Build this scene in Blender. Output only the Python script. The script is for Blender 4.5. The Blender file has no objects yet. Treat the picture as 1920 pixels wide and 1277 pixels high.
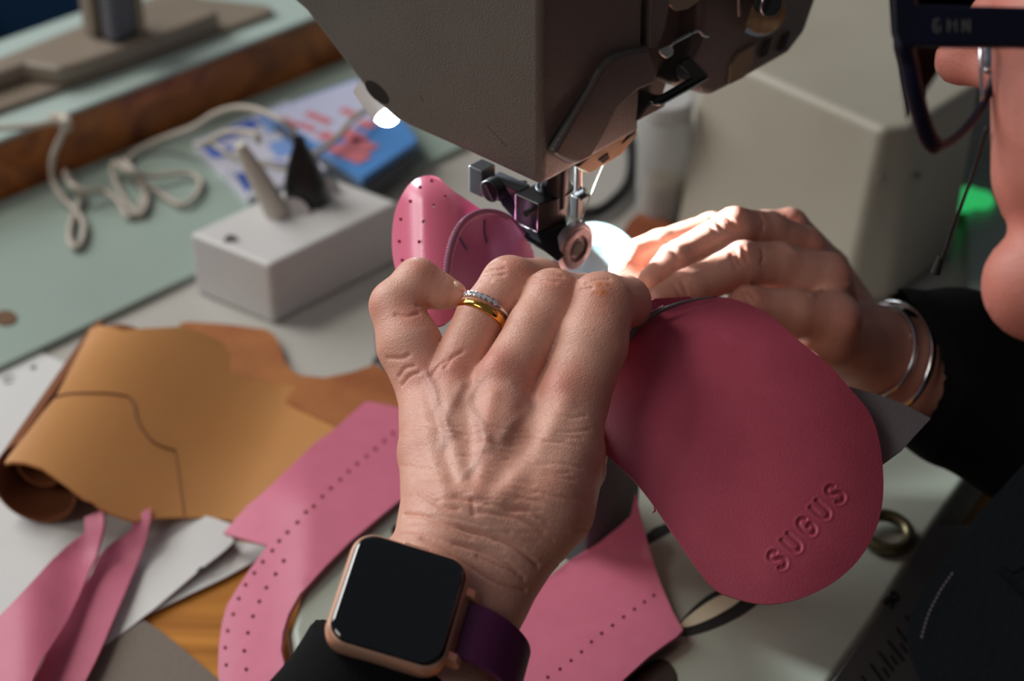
import bpy, bmesh, math
import numpy as np
from mathutils import Vector, Matrix
from mathutils.geometry import delaunay_2d_cdt

# ------------------------------------------------------------------ camera, world, lights, exposure
S = 0.01                                  # the script works in centimetres
CAMZ = 56.0
PITCH = math.radians(34.0)
FPX = 3900.0
CP, SP = math.cos(PITCH), math.sin(PITCH)
CAM = np.array([0.0, 0.0, CAMZ])
AR = np.array([1.0, 0, 0]); AU = np.array([0, SP, CP]); AF = np.array([0, CP, -SP])

scene = bpy.context.scene
COL = scene.collection
cd = bpy.data.cameras.new('camera'); cam = bpy.data.objects.new('camera', cd); COL.objects.link(cam)
cam.location = (0, 0, CAMZ * S)
cam.rotation_euler = (math.pi / 2 - PITCH, 0, 0)
cd.sensor_width = 36; cd.lens = FPX / 1920 * 36
cd.clip_start = 0.01; cd.clip_end = 50
cd.dof.use_dof = True; cd.dof.focus_distance = 0.675; cd.dof.aperture_fstop = 9.0
scene.camera = cam
scene.view_settings.view_transform = 'Standard'; scene.view_settings.look = 'None'
scene.view_settings.gamma = 1.0; scene.view_settings.use_curve_mapping = False
scene.view_settings.exposure = 0.0

world = bpy.data.worlds.new('world'); scene.world = world; world.use_nodes = True
world.node_tree.nodes['Background'].inputs[0].default_value = (0.80, 0.86, 1.0, 1)
world.node_tree.nodes['Background'].inputs[1].default_value = 0.09

def light(name, kind, loc, target, energy, color, **kw):
    l = bpy.data.lights.new(name, kind); l.energy = energy; l.color = color
    for k, v in kw.items(): setattr(l, k, v)
    o = bpy.data.objects.new(name, l); COL.objects.link(o)
    o.location = Vector(loc) * S
    d = (Vector(target) - Vector(loc)).normalized()
    o.rotation_euler = d.to_track_quat('-Z', 'Y').to_euler()
    return o
# daylight from the window on the left, room light from above
light('window_light', 'AREA', (-130, 150, 90), (0, 75, 5), 17, (0.93, 0.96, 1.0), shape='RECTANGLE', size=1.1, size_y=0.8)
light('ceiling_light', 'AREA', (-88, 112, 125), (-8, 75, 5), 9, (1.0, 0.95, 0.87), shape='RECTANGLE', size=0.6, size_y=0.35)
light('room_light', 'AREA', (-110, -40, 130), (-15, 60, 10), 7.5, (1.0, 0.93, 0.86), shape='RECTANGLE', size=0.7, size_y=0.7)

# ------------------------------------------------------------------ helpers
def W(px, py, D):                        # pixel + depth along the view axis -> point (cm)
    return CAM + AR * ((px - 960) / FPX * D) + AU * (-(py - 638.5) / FPX * D) + AF * D
def ray(px, py):
    return AR * ((px - 960) / FPX) + AU * (-(py - 638.5) / FPX) + AF
def WZ(px, py, z=0.0):                   # pixel -> point on the level plane at height z
    r = ray(px, py); return CAM + r * ((z - CAMZ) / r[2])
def WP(px, py, p0, n):                   # pixel -> point on a plane
    r = ray(px, py); return CAM + r * (np.dot(np.asarray(p0) - CAM, n) / np.dot(r, n))
def proj(p):
    q = np.asarray(p) - CAM; D = q @ AF
    return 960 + (q @ AR) / D * FPX, 638.5 - (q @ AU) / D * FPX, D
def RPX(r, D): return r * D / FPX         # a radius seen as r pixels at depth D, in cm
def unit(v): v = np.asarray(v, float); return v / (np.linalg.norm(v) + 1e-12)

def lin(c):
    return tuple(((x / 255) / 12.92 if x / 255 <= 0.04045 else ((x / 255 + 0.055) / 1.055) ** 2.4) for x in c) + (1,)

def mat(name, rgb, rough=0.5, metal=0.0, noise=None, bump=None, spec=None, coat=0, sss=0, trans=0, emit=None, sheen=0, ior=None):
    """noise=(scale, rgb2, contrast)  bump=(scale, strength, detail)"""
    m = bpy.data.materials.new(name); m.use_nodes = True
    nt = m.node_tree; b = nt.nodes['Principled BSDF']
    b.inputs['Base Color'].default_value = lin(rgb)
    b.inputs['Roughness'].default_value = rough; b.inputs['Metallic'].default_value = metal
    if spec is not None: b.inputs['Specular IOR Level'].default_value = spec
    if coat: b.inputs['Coat Weight'].default_value = coat; b.inputs['Coat Roughness'].default_value = 0.05
    if trans: b.inputs['Transmission Weight'].default_value = trans
    if ior: b.inputs['IOR'].default_value = ior
    if sheen: b.inputs['Sheen Weight'].default_value = sheen
    if sss:
        b.inputs['Subsurface Weight'].default_value = sss; b.inputs['Subsurface Scale'].default_value = 0.004
        b.inputs['Subsurface Radius'].default_value = (1.0, 0.35, 0.2)
    if emit:
        b.inputs['Emission Color'].default_value = lin(emit[0]); b.inputs['Emission Strength'].default_value = emit[1]
    tc = nt.nodes.new('ShaderNodeTexCoord')
    if noise:
        n = nt.nodes.new('ShaderNodeTexNoise'); n.inputs['Scale'].default_value = noise[0]; n.inputs['Detail'].default_value = 5
        nt.links.new(tc.outputs['Object'], n.inputs['Vector'])
        r = nt.nodes.new('ShaderNodeValToRGB'); c = noise[2]
        r.color_ramp.elements[0].position = 0.5 - c; r.color_ramp.elements[1].position = 0.5 + c
        r.color_ramp.elements[0].color = lin(rgb); r.color_ramp.elements[1].color = lin(noise[1])
        nt.links.new(n.outputs['Fac'], r.inputs[0]); nt.links.new(r.outputs[0], b.inputs['Base Color'])
    if bump:
        n2 = nt.nodes.new('ShaderNodeTexNoise'); n2.inputs['Scale'].default_value = bump[0]; n2.inputs['Detail'].default_value = bump[2]
        nt.links.new(tc.outputs['Object'], n2.inputs['Vector'])
        bp = nt.nodes.new('ShaderNodeBump'); bp.inputs['Strength'].default_value = bump[1]; bp.inputs['Distance'].default_value = 0.0006
        nt.links.new(n2.outputs['Fac'], bp.inputs['Height']); nt.links.new(bp.outputs[0], b.inputs['Normal'])
    return m

def thing(name, label, cat, loc, group=None):
    o = bpy.data.objects.new(name, None); COL.objects.link(o); o.empty_display_size = 0.01
    o.location = Vector(loc) * S; o['label'] = label; o['category'] = cat; o['_o'] = [float(x) for x in loc]
    if group: o['group'] = group
    return o
def tag(o, label, cat, group=None, kind=None):
    if label: o['label'] = label
    if cat: o['category'] = cat
    if group: o['group'] = group
    if kind: o['kind'] = kind
    return o

class MB:
    def __init__(s): s.v = []; s.f = []; s.n = 0
    def add(s, V, F):
        V = np.asarray(V, float).reshape(-1, 3); s.v.append(V)
        s.f += [tuple(int(i) + s.n for i in f) for f in F]; s.n += len(V); return s
    def box(s, c, ax, half):               # ax: three axes rows
        c = np.asarray(c, float); ax = np.asarray(ax, float)
        V = [c + ax[0] * half[0] * i + ax[1] * half[1] * j + ax[2] * half[2] * k for i in (-1, 1) for j in (-1, 1) for k in (-1, 1)]
        F = [(0, 1, 3, 2), (4, 6, 7, 5), (0, 4, 5, 1), (2, 3, 7, 6), (0, 2, 6, 4), (1, 5, 7, 3)]
        return s.add(V, F)
    def tube(s, path, r, n=12, caps=True, closed=False, flat=None):
        P = np.asarray(path, float); m = len(P); R = np.full(m, r) if np.isscalar(r) else np.asarray(r, float)
        T = np.gradient(P, axis=0) if not closed else (np.roll(P, -1, 0) - np.roll(P, 1, 0))
        T /= np.linalg.norm(T, axis=1)[:, None] + 1e-12
        up = np.array([0, 0, 1.0]) if abs(T[0][2]) < 0.9 else np.array([1.0, 0, 0])
        N = unit(np.cross(T[0], up)); V = []
        for i in range(m):
            N = unit(N - T[i] * (N @ T[i])); B = np.cross(T[i], N)
            for k in range(n):
                a = 2 * math.pi * k / n
                fx = 1 if flat is None else flat
                V.append(P[i] + R[i] * (math.cos(a) * N * fx + math.sin(a) * B))
        F = []
        for i in range(m if closed else m - 1):
            j = (i + 1) % m
            for k in range(n):
                l = (k + 1) % n; F.append((i * n + k, i * n + l, j * n + l, j * n + k))
        if caps and not closed:
            F.append(tuple(range(n))[::-1]); F.append(tuple(range((m - 1) * n, m * n)))
        return s.add(V, F)
    def cyl(s, a, b, ra, rb=None, n=32):
        a = np.asarray(a, float); b = np.asarray(b, float)
        return s.tube([a, b], [ra, ra if rb is None else rb], n)
    def prism(s, poly, off):               # poly: 3D points of a planar outline, off: extrusion vector
        P = np.asarray(poly, float); n = len(P); Q = P + np.asarray(off, float)
        F = [tuple(range(n)), tuple(range(2 * n - 1, n - 1, -1))]
        F += [(i, n + i, n + (i + 1) % n, (i + 1) % n) for i in range(n)]
        return s.add(np.vstack([P, Q]), F)
    def torus(s, c, axis, R, r, n=48, m=14, fl=1.0, arc=None):
        c = np.asarray(c, float); a = unit(axis)
        u = unit(np.cross(a, [0, 0, 1.0] if abs(a[2]) < .9 else [1, 0, 0])); v = np.cross(a, u); V = []
        for i in range(n):
            t = 2 * math.pi * i / n; d = math.cos(t) * u + math.sin(t) * v
            for k in range(m):
                p = 2 * math.pi * k / m; V.append(c + d * (R + r * math.cos(p)) + a * r * fl * math.sin(p))
        F = [(i * m + k, ((i + 1) % n) * m + k, ((i + 1) % n) * m + (k + 1) % m, i * m + (k + 1) % m) for i in range(n) for k in range(m)]
        return s.add(V, F)
    def ball(s, c, r, n=16, m=10, ax=None):
        V = []; F = []; c = np.asarray(c, float); r = np.ones(3) * r
        A = np.eye(3) if ax is None else np.asarray(ax, float)
        for i in range(m + 1):
            t = math.pi * i / m
            for k in range(n):
                p = 2 * math.pi * k / n
                V.append(c + (np.array([math.sin(t) * math.cos(p), math.sin(t) * math.sin(p), math.cos(t)]) * r) @ A)
        for i in range(m):
            for k in range(n):
                l = (k + 1) % n; F.append((i * n + k, (i + 1) * n + k, (i + 1) * n + l, i * n + l))
        return s.add(V, F)
    def build(s, name, material, parent=None, smooth=False, bevel=0, seg=2, solid=0, sub=0, angle=35, soff=-1, loc=None):
        V = np.vstack(s.v)
        if parent is not None:
            o0 = np.array(parent['_o'])
        else:
            o0 = np.array(loc) if loc is not None else np.array([V[:, 0].mean(), V[:, 1].mean(), V[:, 2].min()])
        me = bpy.data.meshes.new(name); me.from_pydata(((V - o0) * S).tolist(), [], s.f); me.update()
        o = bpy.data.objects.new(name, me); COL.objects.link(o)
        o['_o'] = [float(x) for x in o0]
        if parent is not None: o.parent = parent
        else: o.location = Vector(o0) * S
        me.materials.append(material)
        bm = bmesh.new(); bm.from_mesh(me)
        bmesh.ops.remove_doubles(bm, verts=bm.verts, dist=1e-6)
        bmesh.ops.recalc_face_normals(bm, faces=bm.faces); bm.to_mesh(me); bm.free()
        if smooth:
            me.polygons.foreach_set('use_smooth', [True] * len(me.polygons))
            if smooth != 'all':
                me.set_sharp_from_angle(angle=math.radians(angle))
        if solid:
            d = o.modifiers.new('t', 'SOLIDIFY'); d.thickness = solid * S; d.offset = soff
        if bevel:
            d = o.modifiers.new('b', 'BEVEL'); d.width = bevel * S; d.segments = seg; d.limit_method = 'ANGLE'; d.angle_limit = math.radians(25)
            me.polygons.foreach_set('use_smooth', [True] * len(me.polygons))
            d.harden_normals = True
        if solid and smooth:
            d = o.modifiers.new('e', 'EDGE_SPLIT'); d.split_angle = math.radians(50)
        if sub:
            d = o.modifiers.new('s', 'SUBSURF'); d.levels = sub; d.render_levels = sub
        return o

def part_origin(o, parent):               # children of a part keep the part's own frame
    return o

def resample(P, n, closed=False):
    P = np.asarray(P, float)
    if closed: P = np.vstack([P, P[:1]])
    d = np.r_[0, np.cumsum(np.linalg.norm(np.diff(P, axis=0), axis=1))]
    t = np.linspace(0, d[-1], n + (1 if closed else 0))
    Q = np.stack([np.interp(t, d, P[:, k]) for k in range(P.shape[1])], 1)
    return Q[:-1] if closed else Q
def smoothc(P, n=8, closed=False):        # Catmull-Rom through the points
    P = np.asarray(P, float); m = len(P); out = []
    rng = range(m) if closed else range(m - 1)
    for i in rng:
        p1 = P[i]; p2 = P[(i + 1) % m]
        p0 = P[(i - 1) % m] if (closed or i > 0) else 2 * p1 - p2
        p3 = P[(i + 2) % m] if (closed or i < m - 2) else 2 * p2 - p1
        for k in range(n):
            t = k / n
            out.append(0.5 * (2 * p1 + (p2 - p0) * t + (2 * p0 - 5 * p1 + 4 * p2 - p3) * t * t + (3 * p1 - p0 - 3 * p2 + p3) * t ** 3))
    if not closed: out.append(P[-1])
    return np.array(out)
def inside(pts, poly):
    x, y = pts[:, 0], pts[:, 1]; r = np.zeros(len(pts), bool); n = len(poly)
    for i in range(n):
        x1, y1 = poly[i]; x2, y2 = poly[(i + 1) % n]
        c = ((y1 > y) != (y2 > y)) & (x < (x2 - x1) * (y - y1) / (y2 - y1 + 1e-12) + x1); r ^= c
    return r
def seg_dist(pts, a, b):
    a = np.asarray(a, float); b = np.asarray(b, float); d = b - a
    t = np.clip(((pts - a) @ d) / (d @ d + 1e-12), 0, 1)
    return np.linalg.norm(pts - a - t[:, None] * d, axis=1)
def poly_dist(pts, P):
    r = np.full(len(pts), 1e9)
    for i in range(len(P) - 1): r = np.minimum(r, seg_dist(pts, P[i], P[i + 1]))
    return r

def sheet(outline, fn, step, holes=(), mb=None, dense=None):
    """A cut sheet: outline (px), punched holes [(px,py,r)], a grid of inner points; fn maps px to a point in space."""
    O = np.asarray(outline, float)[:, :2]
    x0, y0 = O.min(0); x1, y1 = O.max(0)
    gx, gy = np.meshgrid(np.arange(x0 + step * .5, x1, step), np.arange(y0 + step * .5, y1, step))
    gx = gx + (np.arange(gx.shape[0]) % 2)[:, None] * step * .5
    G = np.stack([gx.ravel(), gy.ravel()], 1); G = G[inside(G, O)]
    G = G[poly_dist(G, np.vstack([O, O[:1]])) > step * .45]
    if dense:
        dp = np.asarray(dense[0], float); G = G[~inside(G, dp)]; ds = dense[1]
        q, w = np.meshgrid(np.arange(*dp[:, 0][[dp[:, 0].argmin(), dp[:, 0].argmax()]], ds), np.arange(*dp[:, 1][[dp[:, 1].argmin(), dp[:, 1].argmax()]], ds))
        q = np.stack([q.ravel(), w.ravel()], 1); q = q[inside(q, dp) & inside(q, O)]
        q = q[poly_dist(q, np.vstack([O, O[:1]])) > ds]; G = np.vstack([G, q])
    V = [tuple(p) for p in O]; E = [(i, (i + 1) % len(O)) for i in range(len(O))]
    for hx, hy, hr in holes:
        G = G[np.hypot(G[:, 0] - hx, G[:, 1] - hy) > hr + step * .3]
        b = len(V); V += [(hx + hr * math.cos(2 * math.pi * k / 10), hy + hr * math.sin(2 * math.pi * k / 10)) for k in range(10)]
        E += [(b + k, b + (k + 1) % 10) for k in range(10)]
    V += [tuple(p) for p in G]
    vv, ee, ff, *_ = delaunay_2d_cdt([Vector(v) for v in V], E, [], 0, 1e-4)
    vv = np.array([[v.x, v.y] for v in vv]); ff = np.array([f for f in ff if len(f) == 3])
    c = vv[ff].mean(1); ok = inside(c, O)
    for hx, hy, hr in holes: ok &= np.hypot(c[:, 0] - hx, c[:, 1] - hy) > hr * .9
    P = fn(vv)
    return (mb or MB()).add(P, ff[ok].tolist())

def vfn(f):                                # per-point mapping -> array mapping
    return lambda a: np.array([f(x, y) for x, y in a])
def on_level(z): return vfn(lambda x, y: WZ(x, y, z))

def loft(curves, nu, nv, mb=None):         # surface through section curves given as px,py,D
    C = [resample(smoothc(c, 6), nu) for c in curves]
    A = np.array(C)                         # k, nu, 3
    G = np.stack([smoothc(A[:, j], nv) for j in range(nu)], 1)
    n0, n1 = G.shape[:2]
    V = np.array([W(*p) for p in G.reshape(-1, 3)])
    F = [(i * n1 + j, i * n1 + j + 1, (i + 1) * n1 + j + 1, (i + 1) * n1 + j) for i in range(n0 - 1) for j in range(n1 - 1)]
    return (mb or MB()).add(V, F)

# ---- solid modelling with distance fields (bodies, hands, sleeves)
def cone_d(p, a, b, ra, rb):
    d = b - a; t = np.clip((p - a) @ d / (d @ d + 1e-9), 0, 1)
    return np.linalg.norm(p - a - t[:, None] * d, axis=1) - (ra + t * (rb - ra))
def smin(a, b, k):
    h = np.clip(0.5 + 0.5 * (b - a) / k, 0, 1); return b * (1 - h) + a * h - k * h * (1 - h)
def chain(p, pts, k):
    r = None
    for (a, ra), (b, rb) in zip(pts[:-1], pts[1:]):
        d = cone_d(p, a, b, ra, rb); r = d if r is None else smin(r, d, k)
    return r
def J(px, py, D, rpx): return (W(px, py, D), RPX(rpx, D))

def polygonize(sdf, lo, hi, h, coarse=4):
    lo = np.asarray(lo, float); n = (np.ceil((np.asarray(hi) - lo) / h / coarse).astype(int)) * coarse + 1
    nc = (n - 1) // coarse + 1
    g = np.stack(np.meshgrid(*[np.arange(k) for k in nc], indexing='ij'), -1).reshape(-1, 3)
    dc = sdf(lo + g * h * coarse).reshape(nc)
    D = np.repeat(np.repeat(np.repeat(dc, coarse, 0), coarse, 1), coarse, 2)[:n[0], :n[1], :n[2]].astype(np.float32).copy()
    near = np.abs(dc) < h * coarse * 2.2
    m = np.repeat(np.repeat(np.repeat(near, coarse, 0), coarse, 1), coarse, 2)[:n[0], :n[1], :n[2]]
    idx = np.argwhere(m)
    out = np.empty(len(idx), np.float32)
    for i in range(0, len(idx), 400000):
        out[i:i + 400000] = sdf(lo + idx[i:i + 400000] * h)
    D[m] = out
    # naive surface nets
    s = D < 0
    c = np.zeros(tuple(k - 1 for k in D.shape), np.int8)
    for i in (0, 1):
        for j in (0, 1):
            for k in (0, 1):
                c += s[i:D.shape[0] - 1 + i, j:D.shape[1] - 1 + j, k:D.shape[2] - 1 + k]
    act = (c > 0) & (c < 8); cells = np.argwhere(act)
    ids = -np.ones(act.shape, np.int64); ids[act] = np.arange(len(cells))
    acc = np.zeros((len(cells), 3)); cnt = np.zeros(len(cells))
    cor = [(i, j, k) for i in (0, 1) for j in (0, 1) for k in (0, 1)]
    for a in range(8):
        for b in range(a + 1, 8):
            A, B = np.array(cor[a]), np.array(cor[b])
            if np.abs(A - B).sum() != 1: continue
            da = D[tuple((cells + A).T)]; db = D[tuple((cells + B).T)]
            x = (da < 0) != (db < 0); t = np.where(x, da / (da - db + 1e-12), 0)
            acc += np.where(x[:, None], A + t[:, None] * (B - A), 0); cnt += x
    V = lo + (cells + acc / cnt[:, None]) * h
    F = []
    for ax in range(3):
        o1, o2 = [(1, 2), (2, 0), (0, 1)][ax]
        sl0 = [slice(None)] * 3; sl1 = [slice(None)] * 3; sl0[ax] = slice(0, -1); sl1[ax] = slice(1, None)
        e = np.argwhere(s[tuple(sl0)] != s[tuple(sl1)])
        e = e[(e[:, o1] > 0) & (e[:, o2] > 0) & (e[:, o1] < act.shape[o1]) & (e[:, o2] < act.shape[o2])]
        flip = s[tuple(e.T)]
        u = np.zeros(3, int); v = np.zeros(3, int); u[o1] = 1; v[o2] = 1
        q = np.stack([ids[tuple((e - w).T)] for w in (0 * u, u, u + v, v)], 1)
        q[~flip] = q[~flip][:, ::-1]
        F.append(q)
    F = np.vstack(F); F = F[(F >= 0).all(1)]
    return V, F
def grad(sdf, P, e=0.03):
    g = np.stack([sdf(P + e * a) - sdf(P - e * a) for a in np.eye(3)], 1)
    return g / (np.linalg.norm(g, axis=1)[:, None] + 1e-9)
def snap(sdf, pts, D0=50.0, D1=90.0):      # where the line of sight through each pixel meets the body
    out = []
    for px, py in pts:
        r = ray(px, py); t = D0; rn = np.linalg.norm(r)
        for _ in range(80):
            d = float(sdf((CAM + r * t)[None])[0]); t += d / rn * .8
            if abs(d) < .01 or t > D1: break
        out.append(CAM + r * t)
    return np.array(out)
# ================================================================== room and benches
UX = np.array([.74, -.67, 0]); UX = unit(UX); VX = np.array([.67, .74, 0]); VX = unit(VX); ZZ = np.array([0, 0, 1.0])
def polyZ(pts, z): return [WZ(x, y, z) for x, y in pts]
def plate(pts, z0, z1): return MB().prism([np.array([p[0], p[1], z0]) for p in polyZ(pts, z1)], [0, 0, z1 - z0])
def ground(pts, z0, z1): return MB().prism([np.array([p[0], p[1], z0]) for p in pts], [0, 0, z1 - z0])

floor = MB().box([0, 120, -76], np.eye(3), [260, 200, 1]).build('floor', mat('floor_lino', (38, 38, 40), .95, noise=(3, (44, 44, 44), .2), spec=.1)); floor['kind'] = 'structure'
wall = MB().box([0, 321, 60], np.eye(3), [260, 1, 136]).build('wall_back', mat('wall_paint', (150, 148, 142), .85)); wall['kind'] = 'structure'

LAM = mat('white_laminate', (176, 173, 166), rough=.42, noise=(6, (168, 164, 156), .25))
WOOD = mat('varnished_wood', (128, 78, 30), rough=.3, coat=.2)
nt = WOOD.node_tree; bs = nt.nodes['Principled BSDF']
tc = nt.nodes.new('ShaderNodeTexCoord'); mp = nt.nodes.new('ShaderNodeMapping'); mp.inputs['Rotation'].default_value = (0, 0, -math.atan2(VX[1], VX[0])); mp.inputs['Scale'].default_value = (4, 34, 34)
nz = nt.nodes.new('ShaderNodeTexNoise'); nz.inputs['Scale'].default_value = 1.2; nz.inputs['Detail'].default_value = 6; nz.inputs['Distortion'].default_value = 1.4
rp = nt.nodes.new('ShaderNodeValToRGB'); rp.color_ramp.elements[0].position = .3; rp.color_ramp.elements[0].color = lin((112, 52, 24)); rp.color_ramp.elements[1].position = .68; rp.color_ramp.elements[1].color = lin((184, 108, 44))
nt.links.new(tc.outputs['Object'], mp.inputs[0]); nt.links.new(mp.outputs[0], nz.inputs['Vector']); nt.links.new(nz.outputs['Fac'], rp.inputs[0]); nt.links.new(rp.outputs[0], bs.inputs['Base Color'])
OAK = WOOD.copy(); OAK.name = 'orange_varnished_board'
for n_ in OAK.node_tree.nodes:
    if n_.type == 'VALTORGB':
        n_.color_ramp.elements[0].color = lin((150, 92, 36)); n_.color_ramp.elements[1].color = lin((206, 140, 62))

# the white bench, behind the machine's wooden table; they meet along a line across the picture
m0, m1 = WZ(-400, 960, 0), WZ(900, 905, 0); dm = unit(m1 - m0)
A, B = m0 - dm * 60, m1 + dm * 120
bench = thing('workbench', 'white laminate workbench behind the sewing machine, carrying the plug box', 'table', [0, 110, -76])
far = 125
e1_ = WZ(646, 117, 0); e0_ = WZ(0, 383, 0); q_ = unit(e1_ - e0_); qn = np.array([-q_[1], q_[0], 0])
ground([m0 - dm * 20, B, [130, 190, 0], e1_ + q_ * 75 + qn * 1.8, e0_ - q_ * 22 + qn * 1.8], -3, 0).build('bench_top', LAM, bench, bevel=.2)
for x, y in ((-30, 82), (100, 80), (35, 140), (100, 150)):
    MB().box([x, y, -39], np.eye(3), [2.5, 2.5, 36]).build('leg', mat('grey_metal', (120, 120, 122), .5), bench)
mt = thing('machine_table', 'orange varnished wooden table under the sewing machine', 'table', [0, 40, -76])
Bx = m0 + dm * ((21 - m0[0]) / dm[0])
ground([A - [0, .2, 0], Bx - [0, .2, 0], [21, -10, 0], [-110, -10, 0]], -3, 0).build('table_top', OAK, mt, bevel=.2)
for x, y in ((-60, 10), (15, 10), (-60, 55), (15, 55)):
    MB().box([x, y, -39], np.eye(3), [2.5, 2.5, 36]).build('leg', mat('grey_metal', (120, 120, 122), .5), mt)

MINT = mat('mint_board', (150, 166, 156), rough=.35, noise=(8, (142, 156, 147), .2))
b0, b1 = WZ(0, 383, 0), WZ(646, 117, 0); db = unit(b1 - b0); nb_ = np.array([-db[1], db[0], 0])
f0, f1 = WZ(0, 687, .4), WZ(430, 482, .4); df = unit(f1 - f0)
board = ground([f0 - df * 40, f1 + df * 45, b1 + db * 30 - nb_ * .3, b0 - db * 50 - nb_ * .3], .02, .4).build('cutting_board', MINT, None, bevel=.1)
tag(board, 'mint green board lying on the bench along the brown wooden edge', 'board')
k = MB().prism([WZ(10 + 22 * math.cos(a), 597 + 14 * math.sin(a), .42) for a in np.linspace(0, 6.28, 25)[:-1]], [0, 0, .05]).build('knot_hole', mat('hole_brown', (96, 66, 36), .7), board, smooth=False)

# the rear table: mint top, deep brown wooden edge
g0 = b0; z = 4.2
for it in range(1):
    r = ray(0, 268); t = (g0[1] - CAM[1]) / r[1]; z = float((CAM + r * t)[2])
HB = z
e0, e1 = b0 - db * 60, b1 + db * 75
rt = thing('rear_table', 'rear table with a mint top and a thick brown wooden edge', 'table', [0, 170, -76])
ground([e0, e1, e1 + nb_ * 2.2, e0 + nb_ * 2.2], 0.02, HB - .25).build('wooden_edge', WOOD, rt, bevel=.15)
bk = WZ(0, 76, HB); dist_ = float((bk - b0) @ nb_)
ground([e0, e1, e1 + nb_ * dist_, e0 + nb_ * dist_], HB - .25, HB).build('table_top', mat('mint_laminate', (168, 184, 178), rough=.35), rt, bevel=.06)
for q in (0.25, .8):
    for w in (6, dist_ - 6):
        c = e0 + (e1 - e0) * q + nb_ * w; MB().box([c[0], c[1], (HB - 76) / 2], np.eye(3), [2, 2, (HB + 75) / 2]).build('leg', mat('dark_metal', (60, 60, 62), .5), rt)
MB().tube([WZ(x, y, HB + .3) for x, y in ((95, 222), (122, 223), (124, 238))], .35, 8).build('corner_bracket', mat('pale_clip', (190, 180, 165), .5), rt)
# dark blue crate on the floor beyond the rear table
cr = thing('storage_crate', 'dark blue crate on the floor beyond the rear table', 'crate', WZ(115, 40, -60) - [0, 0, 15])
cc = WZ(118, 30, -50)
BLUE = mat('dark_blue_plastic', (20, 52, 82), .5)
for s_, hx, hy, dx, dy in ((0, 14, .6, 0, -10), (0, 14, .6, 0, 10), (0, .6, 10, -14, 0), (0, .6, 10, 14, 0)):
    MB().box([cc[0] + dx, cc[1] + dy, -62], np.eye(3), [hx, hy, 12]).build('side_panel', BLUE, cr, bevel=.2)
MB().box([cc[0], cc[1], -74.5], np.eye(3), [14, 10, .5]).build('bottom', BLUE, cr)

# second sewing machine, out of focus on the rear table
OLD = mat('taupe_enamel', (128, 116, 102), rough=.45)
OLDD = mat('grey_steel', (92, 92, 98), rough=.4, metal=.3)
sm2 = thing('sewing_machine', 'out of focus taupe sewing machine standing on the rear table', 'sewing machine', WZ(200, 100, HB))
def lvl(pts, z0, z1): return MB().prism([np.array([p[0], p[1], z0]) for p in polyZ(pts, z1)], [0, 0, z1 - z0])
lvl([(-160, 262), (0, 203), (300, 98), (330, 88), (420, 54), (514, 20), (505, 8), (380, -6), (330, -26), (0, 106), (-160, 160)], HB + .02, HB + .4).build('bed', OLD, sm2, bevel=.2)
lvl([(-100, 168), (0, 135), (48, 118), (70, 122), (110, 128), (145, 118), (300, 66), (412, 22), (400, 14), (320, 2), (235, 8), (60, 94), (-100, 150)], HB + .42, HB + 1.5).build('raised_bed', OLD, sm2, bevel=.3)
for poly, mm, nm, hh in (([(153, 62), (178, 74), (212, 60), (190, 46)], OLD, 'column', 16), ([(190, 72), (215, 84), (262, 62), (236, 48)], OLDD, 'needle_housing', 14), ([(250, 60), (268, 66), (276, 60), (262, 50)], OLD, 'face_cover', 14)):
    lvl(poly, HB + 1.52, HB + 1.55).build('foot_plate', mm, sm2)
    P_ = polyZ(poly, HB + 1.56); MB().prism(P_, [0, 0, hh]).build(nm, mm, sm2, bevel=.3)

# ---- beige cabinet with a chamfered corner, right of the head
BEI = mat('beige_enamel', (178, 172, 156), rough=.5, noise=(14, (170, 163, 146), .2), bump=(200, .15, 2))
G = WZ(1588, 560, 0); H2 = WZ(1660, 560, 0)
r = ray(1655, 242); t = (G[1] - CAM[1]) / r[1]; HC = float((CAM + r * t)[2])
def rdg(x, y): return WZ(x, y, HC)
R0, R1, R2 = rdg(1320, 92), rdg(1657, 242), rdg(1712, 236)
R3 = R2 + VX * 6; RB = R0 + VX * 34; R4 = R3 + np.array([-1, 24, 0])
L0, L1, L2 = WZ(1262, 440, 0), WZ(1585, 575, 0), WZ(1665, 570, 0); L3 = L2 + VX * 6
top = [R0, R1, R2, R3, R4, RB]; bot = [L0, L1, L2, L3, L3 + np.array([-1, 24, 0]), L0 + VX * 34]
top = [np.array([p[0], p[1], HC]) for p in top]; bot = [np.array([p[0], p[1], .02]) for p in bot]
cb = MB().add(top + bot, [tuple(range(6)), tuple(range(11, 5, -1))] + [(i, 6 + i, 6 + (i + 1) % 6, (i + 1) % 6) for i in range(6)])
cab = cb.build('machine_housing', BEI, None, bevel=.45, seg=3)
tag(cab, 'large beige box shaped housing with a chamfered corner, behind the right hand', 'housing')
for x, y in ((1652, 335), (1722, 330)):
    nrm = unit(np.cross(R1 - L1, R2 - L1)); p = WP(x, y, L1 if x < 1690 else L2, nrm if x < 1690 else UX)
    MB().ball(p, .16, 12, 8).build('rivet', mat('dull_rivet', (120, 112, 90), .5), cab, smooth='all')

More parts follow.
